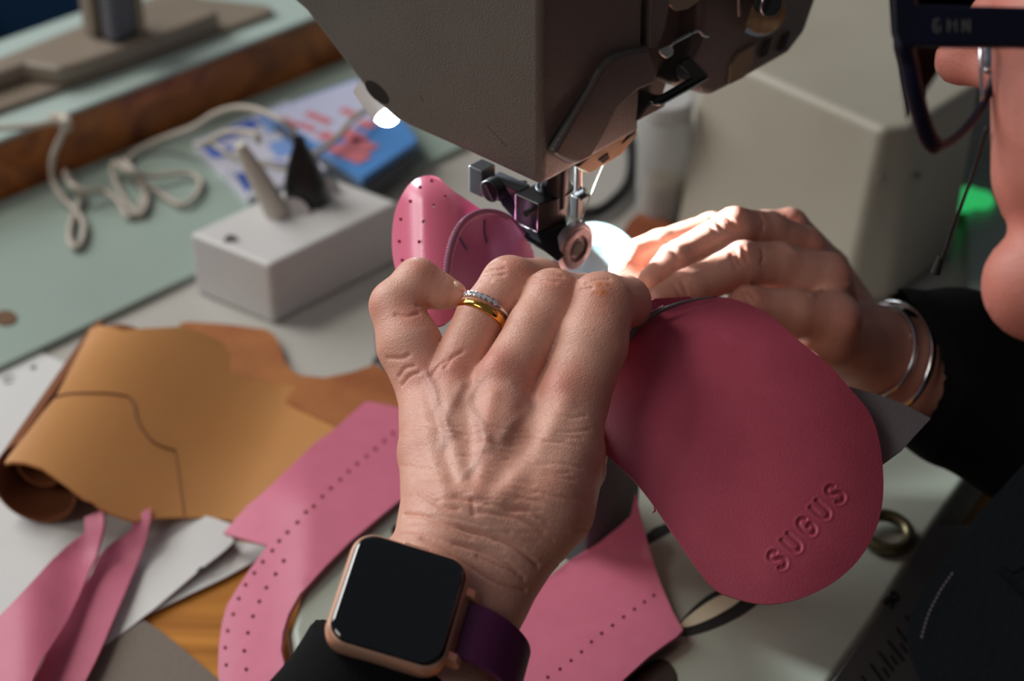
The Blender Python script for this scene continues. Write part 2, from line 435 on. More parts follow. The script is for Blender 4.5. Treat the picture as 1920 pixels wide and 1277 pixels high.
# clear jar, drive belt, brown scrap, green light beyond the hands
jar = thing('plastic_jar', 'clear plastic jar in front of the beige housing', 'jar', WZ(1240, 400, 0))
jb = WZ(1240, 405, 0); CLR = mat('clear_plastic', (225, 225, 222), rough=.25, trans=.75, ior=1.15)
jm = MB(); jm.tube([jb + ZZ * h for h in (.05, .1, 2.5, 5.6, 6.2)], [1.25, 1.35, 1.4, 1.45, 1.15], 32, caps=False); jm.tube([jb + ZZ * .05, jb + ZZ * .2], [1.3, 1.3], 32)
jm.build('body', CLR, jar, smooth='all', solid=.08)
MB().tube([jb + ZZ * h for h in (6.0, 6.1, 6.9, 7.0)], [1.3, 1.35, 1.35, 1.25], 32).build('lid', mat('frosted_lid', (190, 188, 186), .5), jar, smooth=True)
MB().tube([jb + ZZ * h for h in (.3, .4, 2.1, 2.3)], [1.0, 1.1, 1.1, .9], 24).build('thread_cone', mat('beige_thread', (176, 156, 128), .8), jar, smooth=True)
bl = MB().tube([WZ(x, y, .5) for x, y in smoothc([(1150, 232), (1178, 262), (1186, 300), (1178, 345), (1150, 378), (1115, 398), (1070, 392), (1040, 350), (1050, 290), (1100, 240)], 8, True)], .32, 12, closed=True).build('drive_belt', mat('black_belt', (16, 16, 17), .55), None, smooth='all')
tag(bl, 'thick black rubber belt curled on the bench behind the needle', 'belt')
SU = mat('brown_suede', (136, 68, 30), rough=.9, bump=(700, .6, 4), noise=(120, (110, 52, 22), .2))
bs_ = sheet([(1150, 470), (1180, 422), (1212, 394), (1226, 396), (1268, 440), (1250, 500), (1180, 505)], on_level(.3), 14).build('leather_offcut', SU, None, solid=.25, smooth='all')
tag(bs_, 'dark brown suede offcut on the bench behind the fingertips', 'leather')
gl_ = thing('indicator_panel', 'mint panel with a glowing green light beside the cheek', 'panel', WZ(1850, 470, 0))
ground([WZ(1815, 600, 0), WZ(1800, 340, 0), WZ(1900, 280, 0), WZ(2100, 330, 0), WZ(2100, 620, 0)], .02, 1.2).build('panel_body', MINT, gl_, bevel=.2)
g_ = MB()
for dx, dy in ((0, 0), (22, 6), (-14, 12)): g_.ball(WZ(1816 + dx, 368 + dy, 1.5), (.75, .75, .4), 16, 10)
g_.build('green_light', mat('green_glow', (40, 160, 90), .3, emit=((60, 220, 120), .55)), gl_, smooth='all')
MB().ball(WZ(1785, 392, .6), (.5, .9, .4)).build('yellow_cap', mat('yellow_plastic', (190, 160, 80), .5), gl_, smooth='all')

# ---- plug box with two plugs
g = WZ(510, 610, 0); r = ray(505, 497); t = (g[1]) / r[1]; HP = float((CAM + r * t)[2])
a_, b_c, c_ = WZ(355, 437, HP), WZ(505, 497, HP), WZ(748, 378, HP); d_ = a_ + c_ - b_c
WHITE = mat('white_plastic', (200, 198, 196), rough=.45)
pb = thing('power_block', 'white rectangular plug box standing on the bench', 'socket box', [b_c[0], b_c[1], 0])
MB().prism([np.array([p[0], p[1], .02]) for p in (a_, b_c, c_, d_)], [0, 0, HP - .02]).build('body', WHITE, pb, bevel=.22, seg=3)
GREY = mat('socket_grey', (120, 118, 118), .6)
for x, y, w in ((603, 365, 1.0), (433, 453, .35), (548, 405, .9)):
    MB().tube([WZ(x, y, HP - .1), WZ(x, y, HP + .03)], [w, w], 20).build('socket', GREY if w < .5 else mat('socket_white', (176, 172, 170), .5), pb, smooth=True)
PCORD = mat('old_white_cord', (172, 162, 150), rough=.55)
BLK = mat('black_plastic', (12, 12, 13), rough=.35)
plug = thing('black_plug', 'black tapered plug standing in the white plug box', 'plug', WZ(575, 380, HP))
pc = WZ(576, 378, HP); tp_ = W(568, 268, 97); 
z_t = 3.3
lv = []
M_ = MB(); V = []; prof = [(0.03, 1.0, .85), (.25, 1.05, .9), (1.2, 1.0, .8), (2.2, .72, .6), (2.9, .45, .42), (3.2, .34, .34), (3.6, .28, .28)]
for h, wx_, wy_ in prof:
    for k in range(24):
        a = 2 * math.pi * k / 24; V.append(pc + np.array([-h * .06, 0, h]) + UX * 0 + AR * wx_ * np.sign(math.cos(a)) * abs(math.cos(a)) ** .6 + np.array([0, 1, 0]) * wy_ * np.sign(math.sin(a)) * abs(math.sin(a)) ** .6)
n = 24; F = [(l * n + k, l * n + (k + 1) % n, (l + 1) * n + (k + 1) % n, (l + 1) * n + k) for l in range(len(prof) - 1) for k in range(n)] + [tuple(range(n)), tuple(range((len(prof) - 1) * n, len(prof) * n))]
M_.add(V, F).build('plug_body', BLK, plug, smooth=True, angle=50)
def cordp(pts, n=8): return [WZ(x, y, z) for x, y, z in smoothc(pts, n)]
MB().tube(cordp([(562, 268, 4.6), (545, 240, 5.6), (520, 222, 6.0), (480, 205, 5.6), (440, 202, 5.0), (400, 215, 4), (360, 240, 2.6), (300, 262, 1.2), (255, 285, .8), (240, 308, .7), (262, 345, .7), (276, 375, .7), (262, 402, .7), (235, 375, .7), (213, 330, .8), (215, 305, 1.2), (240, 320, 1.4), (290, 330, 1.0), (350, 324, .8), (376, 340, .7), (368, 366, .7), (340, 384, .7), (300, 362, .7), (262, 335, 1.4), (248, 318, 2), (230, 300, 1.2)]), .16, 10).build('plug_cord', PCORD, plug, smooth='all')
wp = thing('white_plug', 'off white plug with a pale cord standing in the plug box beside the black plug', 'plug', WZ(530, 405, HP))
q0 = WZ(522, 402, HP); M_ = MB()
M_.tube([q0 + np.array([-h * .42, 0, h]) for h in (.02, .1, 1.0, 2.2, 3.2, 3.9)], [.6, .64, .58, .5, .38, .26], 20); M_.build('plug_body', mat('off_white_plastic', (190, 184, 172), .5), wp, smooth=True, angle=50)
MB().tube([*cordp([(487, 268, 5.0), (478, 252, 5.4), (455, 246, 5.0), (420, 250, 4.0), (385, 268, 3), (372, 272, 2.6), (400, 272, 2.4), (430, 290, 2.4), (455, 302, 2.4), (500, 308, 2.4), (545, 312, 2.4), (620, 268, 2.6), (660, 225, 3), (690, 205, 3)])], .17, 10).build('plug_cord', PCORD, wp, smooth='all')
lc = MB().tube(cordp([(-60, 240, 4.5 + HB * 0), (0, 240, 4.6), (60, 236, 4.6), (105, 228, 4.6), (122, 236, 4.4), (112, 262, 3.6), (98, 300, 2.4), (100, 340, 1.2), (118, 372, .8), (145, 398, .7), (158, 425, .7), (152, 455, .7), (138, 463, .7), (130, 440, .7), (138, 405, .7), (150, 372, .8), (140, 350, .9), (122, 322, 1.0), (133, 345, 1.6), (160, 358, 1.4), (195, 358, 1.0), (222, 378, .8), (240, 405, .7), (262, 392, .7), (268, 376, .7), (275, 358, .75)]), .17, 10).build('loose_cord', PCORD, None, smooth='all')
tag(lc, 'pale cord hanging over the wooden edge and looping on the mint board', 'cord')

# ---- magazines
MAGL = mat('magazine_white_blue', (206, 204, 216), .35)
def cover(name, c0, blobs):
    m = mat(name, c0, .35); return m
def printed(mb_polys, parent, z, mm, nm):
    for poly in mb_polys: 
        sheet(poly, on_level(z), 14).build(nm, mm, parent)
mg = thing('magazine', 'white magazine with blue pictures lying beneath the plug cords', 'magazine', WZ(480, 290, .4), 'magazines by the plug box')
lvl([(360, 267), (540, 188), (655, 300), (464, 370)], .42, .8).build('pages', MAGL, mg)
BL1 = mat('print_blue', (70, 104, 190), .35); BL2 = mat('print_light_blue', (128, 160, 214), .35); GRW = mat('print_grey', (196, 186, 190), .4)
printed([[(366, 268), (420, 244), (470, 222), (490, 232), (440, 258), (400, 268), (440, 275), (430, 292), (400, 296)], [(440, 325), (470, 322), (470, 350), (462, 362)], [(500, 300), (550, 306), (548, 318), (505, 316)]], mg, .83, BL1, 'cover_print')
printed([[(480, 218), (520, 205), (540, 240), (505, 250)], [(500, 270), (560, 250), (580, 280), (520, 296)]], mg, .83, BL2, 'cover_print')
mg2 = thing('magazine', 'blue magazine with red lettering, topmost beside the plug box', 'magazine', WZ(640, 250, 1.6), 'magazines by the plug box')
lvl([(500, 208), (668, 148), (730, 190), (783, 262), (678, 334), (590, 270)], 1.5, 1.9).build('pages', mat('magazine_blue', (84, 140, 205), .35), mg2)
sheet([(504, 208), (668, 150), (726, 190), (735, 205), (640, 252), (600, 268), (590, 266)], on_level(1.93), 14).build('cover_print', mat('print_pale', (196, 198, 222), .35), mg2)
RED = mat('print_red', (206, 120, 128), .4)
rl = MB()
for (x, y, l, w) in ((523, 222, 34, .28), (575, 212, 44, .28), (640, 205, 30, .28), (560, 232, 30, .25), (640, 246, 40, .5), (655, 262, 44, .5), (625, 275, 60, .55), (600, 250, 26, .4), (676, 228, 24, .4)):
    a = WZ(x, y, 1.95); b = WZ(x + l, y + l * .42, 1.95)
    rl.prism([a - VX * w, b - VX * w, b + VX * w, a + VX * w], [0, 0, .02])
rl.build('red_lettering', RED, mg2)
mg3 = thing('magazine', 'dark grey covered magazine at the bottom, under the blue magazine', 'magazine', WZ(640, 260, .8), 'magazines by the plug box')
lvl([(514, 226), (668, 172), (776, 285), (684, 350)], .42, 1.45).build('pages', mat('dark_cover', (70, 74, 84), .5), mg3)
# ================================================================== the sewing machine
CAST = mat('grey_hammered_paint', (94, 91, 86), rough=.42, noise=(40, (86, 83, 79), .3), bump=(1400, .5, 2))
CAST2 = mat('dark_grey_cover', (78, 76, 73), rough=.45, bump=(900, .25, 2))
STEEL = mat('blued_steel', (20, 20, 25), rough=.3, metal=.5)
CHROME = mat('bright_steel', (205, 205, 205), rough=.2, metal=1.0)
BRASSY = mat('cream_metal', (172, 150, 118), rough=.45, metal=.2)
BLACKM = mat('black_hole', (8, 8, 8), rough=.7)
Cn = WZ(1015, 345, 20.7)
Cn = np.array([Cn[0], Cn[1], 20.7])
mc = thing('post_bed_sewing_machine', 'grey post bed sewing machine with its head hanging over the two hands', 'sewing machine', [2.7, 64.7, 0])
def PL(x, y, s=0.0): return WP(x, y, Cn + VX * s, VX)          # left face of the head
def PR_(x, y, s=0.0): return WP(x, y, Cn - UX * s, UX)         # right face of the head
c_a, c_b = PL(700, 68), PL(1000, 184)
def lean(p):                                                    # below the crease the face tucks under
    uu = (p - Cn) @ -UX; ua = (c_a - Cn) @ -UX; ub = (c_b - Cn) @ -UX
    zc = c_b[2] + (uu - ub) / (ua - ub) * (c_a[2] - c_b[2]); q = max(0, zc - p[2]); return p + VX * q * .10
la, lb, lc_ = PL(600, 24), PL(1015, 190), lean(PL(1015, 345)); nl = unit(np.cross(lb - la, lc_ - la))
def LEAN(x, y): return WP(x, y, la, nl)
bot = [LEAN(*p) for p in ((1014, 352), (878, 289), (742, 229), (701, 192), (628, 96), (555, 1), (500, -70))]
cre = [PL(*p) for p in ((1015, 190), (1000, 184), (860, 130), (700, 68), (600, 24), (500, -22))]
up = [PL(1015, -420), PL(300, -420)]
dep = 5.4
n1 = len(bot); n2 = len(cre)
Vv = bot + cre + up; back = [p + VX * (dep if i < 100 else 0) for i, p in enumerate(Vv)]
ib = list(range(n1)); ic = list(range(n1, n1 + n2)); iu = [n1 + n2, n1 + n2 + 1]; K = len(Vv)
F = [tuple(ib + ic[::-1]), tuple(ic + [iu[1], iu[0]])]
ring = ib + [ic[-1], iu[1], iu[0], ic[0]]
F += [tuple(i + K for i in ring)]
F += [(ring[i], ring[(i + 1) % len(ring)], ring[(i + 1) % len(ring)] + K, ring[i] + K) for i in range(len(ring))]
hd = MB().add(Vv + back, F).build('head', CAST, mc, bevel=.32, seg=4)
# long arm and the hollow of the tension parts
def pr(pts, s=0.0): return [PR_(x, y, s) for x, y in pts]
MB().prism(pr([(1190, 228), (1243, 190), (1252, 160), (1300, 140), (1420, 90), (1500, 20), (1540, -420), (1120, -420), (1120, 200)], 1.0), -UX * 4).build('arm', CAST, mc, bevel=.2)
MB().prism(pr([(1262, 163), (1300, 172), (1336, 183), (1395, 152), (1480, 104), (1512, 62), (1533, 0), (1560, -120), (1540, -420), (1325, -420), (1318, -20), (1310, 70), (1290, 118)], .1), -UX * 1.6).build('tension_housing', CAST, mc, bevel=.35, seg=3)
MB().prism(pr([(1367, 160), (1372, 122), (1386, 100), (1418, 82), (1412, 122), (1396, 146)], 0.0), -UX * .3).build('cream_plate', mat('olive_cream_plate', (122, 112, 86), .5), mc, bevel=.05)
for x, y in ((1432, 90), (1466, 78)):
    MB().prism(pr([(x - 9, y + 18), (x + 4, y + 13), (x + 14, y - 20), (x + 2, y - 12)], .05), UX * .06).build('slot', BLACKM, mc)
# edge wall of the head, raised diagonal cover
MB().prism(pr([(1219, 92), (1234, 90), (1249, 50), (1258, 0), (1280, -300), (1235, -300), (1222, 20)], -.12), -UX * .8).build('edge_rib', CAST, mc, bevel=.1)
MB().prism(pr([(1150, 106), (1185, 94), (1219, 90), (1231, 130), (1232, 158), (1196, 172), (1160, 205), (1132, 262), (1110, 298), (1088, 309), (1068, 308), (1037, 289), (1068, 235), (1108, 168), (1128, 128)], -.2), -UX * .4).build('diagonal_cover', CAST2, mc, bevel=.19, seg=4)
# oval hole in the face
ov = [LEAN(707 + 29 * math.cos(a) * .70 - 12 * math.sin(a) * .70, 173 + 29 * math.cos(a) * .70 + 12 * math.sin(a) * .70) for a in np.linspace(0, 2 * math.pi, 25)[:-1]]
MB().prism([p - VX * .02 for p in ov], VX * .3).build('screw_hole', BLACKM, mc)
for pts in (((1010 - 98, 235), (950, 275)), ((788, 180), (793, 192))):
    MB().tube([LEAN(*p) for p in pts], .012, 6).build('scratch', mat('scratch', (50, 40, 38), .6), mc)
# lamp
lp0, lp1 = W(684, 160, 77.4), W(723, 214, 77.0)
lamp = MB().tube([lp0, lp0 * .5 + lp1 * .5, lp1], [.5, .52, .5], 24).build('lamp', WHITE, mc, smooth=True)
MB().ball(lp1 + unit(lp1 - lp0) * .1, (.48, .48, .38), 20, 12).build('lamp_lens', mat('lamp_lens', (255, 255, 255), .3, emit=((240, 250, 255), 80)), lamp, smooth='all')
light('needle_light', 'SPOT', W(738, 250, 76.4), W(1220, 475, 75.2), 10.0, (.88, .97, 1.0), spot_size=math.radians(64), spot_blend=.8, shadow_soft_size=.004)
# hooks and guides on the right face
hk = [PR_(x, y, -.25) for x, y in smoothc([(1300, 61), (1262, 82), (1259, 100), (1250, 106), (1240, 100), (1236, 96)], 5)]
MB().tube(hk, .07, 8, flat=.5).build('thread_hook', CHROME, mc, smooth='all')
MB().prism(pr([(1236, 94), (1256, 84), (1264, 94), (1262, 104), (1250, 108), (1240, 103)], -.35), -UX * .07).build('hook_tab', CHROME, mc, bevel=.02)
MB().tube([PR_(x, y, -.2) for x, y in smoothc([(1296, 62), (1310, 58), (1318, 66), (1328, 68)], 5)], .06, 8).build('spring_end', CHROME, mc, smooth='all')
gpts = [(1221, 190), (1226, 197), (1240, 196), (1326, 148), (1329, 141), (1296, 107), (1279, 114), (1277, 124), (1300, 146), (1245, 178), (1232, 180)]
MB().prism(pr(gpts, -.35), -UX * .12).build('wire_guide', STEEL, mc, bevel=.03)
MB().tube(pr([(1228, 197), (1240, 196), (1327, 147)], -.4), .045, 8).build('guide_edge', CHROME, mc, smooth='all')
MB().prism(pr([(1194, 229), (1247, 201), (1252, 186), (1236, 182), (1215, 198)], .2), -UX * .8).build('lower_bracket', CAST, mc, bevel=.08)
MB().cyl(PR_(1285, 132, .2), PR_(1285, 132, -.05), .38, .36, 28).build('screw_boss', CAST2, mc, smooth=True, bevel=.05)
MB().prism(pr([(1244, -2), (1268, 22), (1290, 18), (1312, 2), (1318, -20), (1250, -30)], .0), -UX * .5).build('top_bracket', mat('satin_nickel', (150, 138, 120), .35, .6), mc, bevel=.06)
MB().cyl(PR_(1385, -20, -.4), PR_(1385, 30, -.4), .07).build('pin', CHROME, mc, smooth=True)
MB().cyl(PR_(1432, 22, .2), PR_(1432, 22, -.3), .82, .82, 40).build('tension_disc', mat('worn_cream_metal', (160, 142, 106), .5, .3, noise=(200, (110, 80, 40), .2)), mc, smooth=True, bevel=.05)
MB().cyl(PR_(1424, 20, -.02), PR_(1424, 20, -.10), .95, .95, 40).build('tension_disc', CHROME, mc, smooth=True)
MB().cyl(PR_(1440, 5, -.2), PR_(1440, 5, -1.5), .55, .50, 32).build('tension_knob', BLK, mc, smooth=True, bevel=.06)
MB().torus(PR_(1440, 5, -1.5), UX, .40, .06, 32, 8).build('knob_ring', CHROME, mc, smooth='all')

# presser foot parts
def bx(px, py, D, hu, hz, hv, nm, mm=STEEL, bev=.05, par=mc):
    return MB().box(W(px, py, D), [UX, ZZ, VX], [hu, hz, hv]).build(nm, mm, par, bevel=bev, seg=2)
bx(904, 334, 74.8, .34, .55, .35, 'clamp_end')
bx(955, 358, 74.9, .75, .42, .30, 'clamp_bar')
MB().prism([W(x, y, 74.5) for x, y in ((925, 345), (975, 345), (985, 420), (966, 415), (940, 385))], VX * .4).build('clamp_web', STEEL, mc, bevel=.04)
s0 = W(921, 357, 73.9)
sc_ = MB().cyl(s0 + VX * .35, s0 - VX * .12, .44, .42, 36).build('clamp_screw', STEEL, mc, smooth=True, bevel=.04)
MB().box(s0 - VX * .125, [unit(ZZ * .8 - UX * .6), unit(ZZ * .6 + UX * .8), VX], [.40, .045, .02]).build('screw_slot', BLACKM, sc_)
c0 = W(1008, 383, 73.3)
outl = [c0 - UX * 1.05, c0, c0 + VX * .7 + UX * .25, c0 + VX * 1.3 + UX * .25, c0 + VX * 1.75 - UX * .05, c0 + VX * 1.5 - UX * 1.05]
up_ = MB().prism([p - ZZ * 1.15 for p in outl], ZZ * 1.15).build('foot_block', STEEL, mc, bevel=.05)
low = [p - ZZ * 1.15 for p in outl]; apx = [W(985, 452, 73.7), W(1022, 470, 73.6), W(1046, 492, 73.8), W(1062, 480, 74.4), W(1066, 440, 75.2), W(1020, 440, 75.0)]
MB().add(low + apx, [tuple(range(6)), tuple(range(6, 12))] + [(i, 6 + i, 6 + (i + 1) % 6, (i + 1) % 6) for i in range(6)]).build('foot_shank', STEEL, mc, bevel=.05)
h_ = W(988, 400, 73.2); MB().cyl(h_ - VX * .06 + VX * .0, h_ + VX * .3, .12, n=20).build('pin_hole', BLACKM, mc)
MB().tube([c0 - UX * 1.05, c0, ], .02, 6).tube([c0, c0 - ZZ * 1.15], .02, 6).tube([c0 - UX * 1.05, c0 - UX * 1.05 - ZZ * 1.1], .018, 6).tube([c0 - UX * 1.05 - ZZ * 1.15, c0 - ZZ * 1.15], .02, 6).build('bright_edge', CHROME, mc)  # thin bright steel lines along the edges of the foot block
bar0 = W(1040, 372, 74.3); MB().cyl(bar0 - ZZ * .2, bar0 + ZZ * 2.2, .52, .52, 36).build('presser_bar', STEEL, mc, smooth=True)
MB().torus(W(1040, 352, 74.3), ZZ, .60, .10, 40, 10).build('collar', STEEL, mc, smooth='all')
rb = W(1084, 372, 75.2); MB().cyl(rb - ZZ * .3, rb + ZZ * 1.8, .15, .15, 20).build('needle_bar', CHROME, mc, smooth=True)
MB().cyl(W(1080, 372, 75.0), W(1100, 360, 74.8), .2, .2, 20).build('needle_screw', STEEL, mc, smooth=True, bevel=.04)
bx(1082, 385, 75.1, .18, .45, .18, 'needle_clamp', BLK)
MB().cyl(rb - ZZ * 1.0, rb - ZZ * 2.6, .06, .02, 12).build('needle', CHROME, mc, smooth=True)
rc = W(1074, 462, 74.9)
wh = MB()
prof_ = [(-.22, .15), (-.22, .80), (-.14, .94), (.14, .94), (.22, .80), (.22, .66), (.12, .62), (.12, .36), (.20, .32), (.20, .10)]
n = 56; V = [rc + UX * a + (math.cos(t) * VX + math.sin(t) * ZZ) * b for a, b in prof_ for t in np.linspace(0, 2 * math.pi, n, endpoint=False)]
F = [(l * n + k, l * n + (k + 1) % n, (l + 1) * n + (k + 1) % n, (l + 1) * n + k) for l in range(len(prof_) - 1) for k in range(n)] + [tuple(range(n)), tuple(range((len(prof_) - 1) * n, len(prof_) * n))]
roller = wh.add(V, F).build('roller_foot', mat('worn_steel', (120, 110, 116), .38, .55), mc, smooth=True, angle=40)
tt = MB()
for k in range(40):
    t = 2 * math.pi * k / 40; d = math.cos(t) * VX + math.sin(t) * ZZ; s = np.cross(d, UX)
    tt.box(rc + UX * .23 + d * .64, [d, s, UX], [.13, .022, .05])
tt.build('roller_teeth', mat('tooth_steel', (150, 140, 145), .3, .9), roller)
MB().cyl(rc - UX * .3, rc + UX * .24, .3, .28, 24).build('roller_hub', BLACKM, roller, smooth=True)
# part under the head's right edge: cream thread plate; the thread itself
MB().prism(pr([(1085, 313), (1106, 326), (1126, 314), (1165, 291), (1196, 252), (1192, 240), (1150, 268), (1110, 290)], .45), -UX * .5).build('thread_plate', BRASSY, mc, bevel=.05)
MB().prism(pr([(1122, 300), (1130, 306), (1142, 297), (1139, 287)], .44), UX * .03).build('plate_notch', BLACKM, mc)
MB().prism(pr([(1166, 272), (1192, 250), (1196, 236), (1188, 236), (1180, 252)], .40), -UX * .3).build('plate_hook', STEEL, mc, bevel=.04)
MB().tube([W(1132, 306, 75.0), W(1110, 360, 75.1), W(1088, 418, 75.3)], .022, 6).build('thread', mat('pale_thread', (205, 198, 185), .7), mc, smooth='all')

# post and bed
PAINT = mat('pale_green_enamel', (160, 166, 154), rough=.4, noise=(12, (150, 154, 140), .25), bump=(150, .1, 2))
POSTM = mat('post_grey', (88, 92, 96), rough=.45)
pz = 15.9
topo = [WZ(x, y, pz) for x, y in smoothc([(1075, 424), (1105, 414), (1135, 416), (1165, 428), (1187, 447), (1188, 458), (1168, 469), (1135, 460), (1095, 453), (1055, 455), (1045, 440)], 4, True)]
MB().prism([p - ZZ * 3.0 for p in topo], ZZ * 3.0).build('post_top', mat('polished_plate', (120, 140, 142), .32, .2), mc, bevel=.12, seg=3)
pcx = np.array([2.75, 65.0, 0])
outl = [pcx + UX * a + VX * b for a, b in ((1.75, -1.7), (1.9, -1.2), (1.9, 1.3), (1.3, 1.8), (-1.5, 1.8), (-1.8, 1.4), (-1.8, -1.5), (-1.5, -1.8), (1.3, -1.8))]
MB().prism([p + ZZ * 3 for p in outl], ZZ * (pz - 5.6)).build('post', POSTM, mc, bevel=.1)
bed = [(752, 925), (700, 958), (640, 1005), (590, 1065), (563, 1112), (545, 1180), (560, 1260), (700, 1500), (1380, 1560), (1560, 1277), (1640, 1163), (1715, 1040), (1790, 930), (1850, 842), (1920, 760), (1500, 740), (1100, 760), (900, 820)]
zb = 3.0
bo = MB().prism([np.array([p[0], p[1], .03]) for p in polyZ(bed, zb)], ZZ * (zb - .03)).build('bed', PAINT, mc, bevel=.35, seg=4)
MB().prism([p for p in polyZ([(538, 1180), (560, 1155), (640, 1215), (700, 1330), (620, 1330), (548, 1250)], 1.6)], -ZZ * 1.55).build('bed_step', PAINT, bo, bevel=.25, seg=3)
ch = [WZ(1563, 1277, zb - .1), WZ(1640, 1166, zb - .1), WZ(1748, 985, zb - .1), WZ(1900, 1000, .3), WZ(1800, 1200, .3), WZ(1745, 1330, .3), WZ(1530, 1330, zb - .1)]
n_ = unit(np.cross(ch[2] - ch[0], ch[4] - ch[0])); n_ = n_ if n_[2] > 0 else -n_
CH0 = ch[0]
chp = [WP(x, y, CH0, n_) for x, y in ((1530, 1325), (1563, 1277), (1640, 1166), (1748, 985), (1900, 985), (1900, 1325))]
MB().prism(chp, -n_ * .6).build('scale_face', mat('grey_scale_paint', (112, 116, 118), .45), mc, bevel=.05)
sc2 = MB(); INK = mat('black_print', (14, 14, 14), .6)
def on_ch(x, y): return WP(x, y, CH0, n_) + n_ * .02
for a, b in (((1680, 1178), (1701, 1206)), ((1664, 1202), (1693, 1239)), ((1647, 1223), (1674, 1259)), ((1631, 1246), (1658, 1283)), ((1614, 1268), (1640, 1304)), ((1687, 1207), (1700, 1224)), ((1669, 1230), (1681, 1246)), ((1654, 1253), (1666, 1270)), ((1697, 1155), (1704, 1165))):
    sc2.tube([on_ch(*a), on_ch(*b)], .045, 6)
def strokes(mbx, st, ox, oy, ex, ey, s, r, f):
    for q in st: mbx.tube([f(ox + (ex[0] * x + ey[0] * y) * s, oy + (ex[1] * x + ey[1] * y) * s) for x, y in q], r, 6)
five = [(.5, 1), (0, 1), (0, .58), (.3, .62), (.5, .42), (.5, .2), (.3, 0), (0, .08)]
zero = [(.25 + .25 * math.sin(a), .5 + .5 * math.cos(a)) for a in np.linspace(0, 2 * math.pi, 17)]
for g_i, gl in enumerate((five, zero)):
    strokes(sc2, [gl], 1670 + 12 * g_i * .75, 1141 - 13 * g_i * .9, (.62, -.78), (-.62 * 1, -.5), 24, .05, on_ch)
sc2.build('ruler_marks', INK, mc)
def inlay(pts, z, name, mm, h=.06): return MB().prism(polyZ(pts, z), ZZ * h).build(name, mm, mc, bevel=.015)
inlay([(1205, 1010), (1225, 992), (1262, 978), (1272, 990), (1235, 1012), (1212, 1025)], zb - .03, 'slot', BLACKM)
inlay(smoothc([(1266, 1182), (1300, 1140), (1345, 1108), (1400, 1096), (1440, 1110), (1400, 1150), (1340, 1180), (1285, 1195)], 4, True), zb - .04, 'slide_opening', BLACKM, .06)
inlay(smoothc([(1273, 1174), (1310, 1142), (1350, 1118), (1400, 1108), (1385, 1130), (1340, 1158), (1295, 1176)], 4, True), zb + .02, 'slide_plate', mat('cream_enamel', (205, 196, 168), .4), .05)
inlay(smoothc([(1170, 1290), (1215, 1245), (1250, 1240), (1270, 1277), (1240, 1320)], 4, True), zb - .02, 'bed_hole', mat('hole_dark_brown', (34, 22, 12), .5), .06)  # dark brown inlay standing for a hole in the bed
MB().cyl(WZ(747, 995, zb - .1), WZ(747, 995, zb + .25), .3, .28, 20).build('bed_screw', BLK, mc, smooth=True, bevel=.04)
MB().cyl(WZ(571, 1197, 1.5), WZ(571, 1197, 1.72), .13, .12, 16).build('bed_screw', BLK, mc, smooth=True)
rg = MB().torus(WZ(1662, 998, zb + .38), [.1, -.15, 1], .92, .26, 48, 14).build('metal_ring', mat('aged_brass', (110, 104, 78), .35, .8), None, smooth='all')
tag(rg, 'small dull metal ring lying on the machine bed right of the leather tongue', 'ring')
kn = thing('thread_spool', 'black spool half hidden behind the left hand on the bench', 'spool', WZ(735, 680, 0))
kb = WZ(742, 690, 0)
MB().tube([kb + ZZ * h for h in (.02, .3, .5, 3.4, 3.6, 3.9)], [1.1, 1.1, .85, .85, 1.05, 1.05], 28).build('thread_winding', BLK, kn, smooth=True)
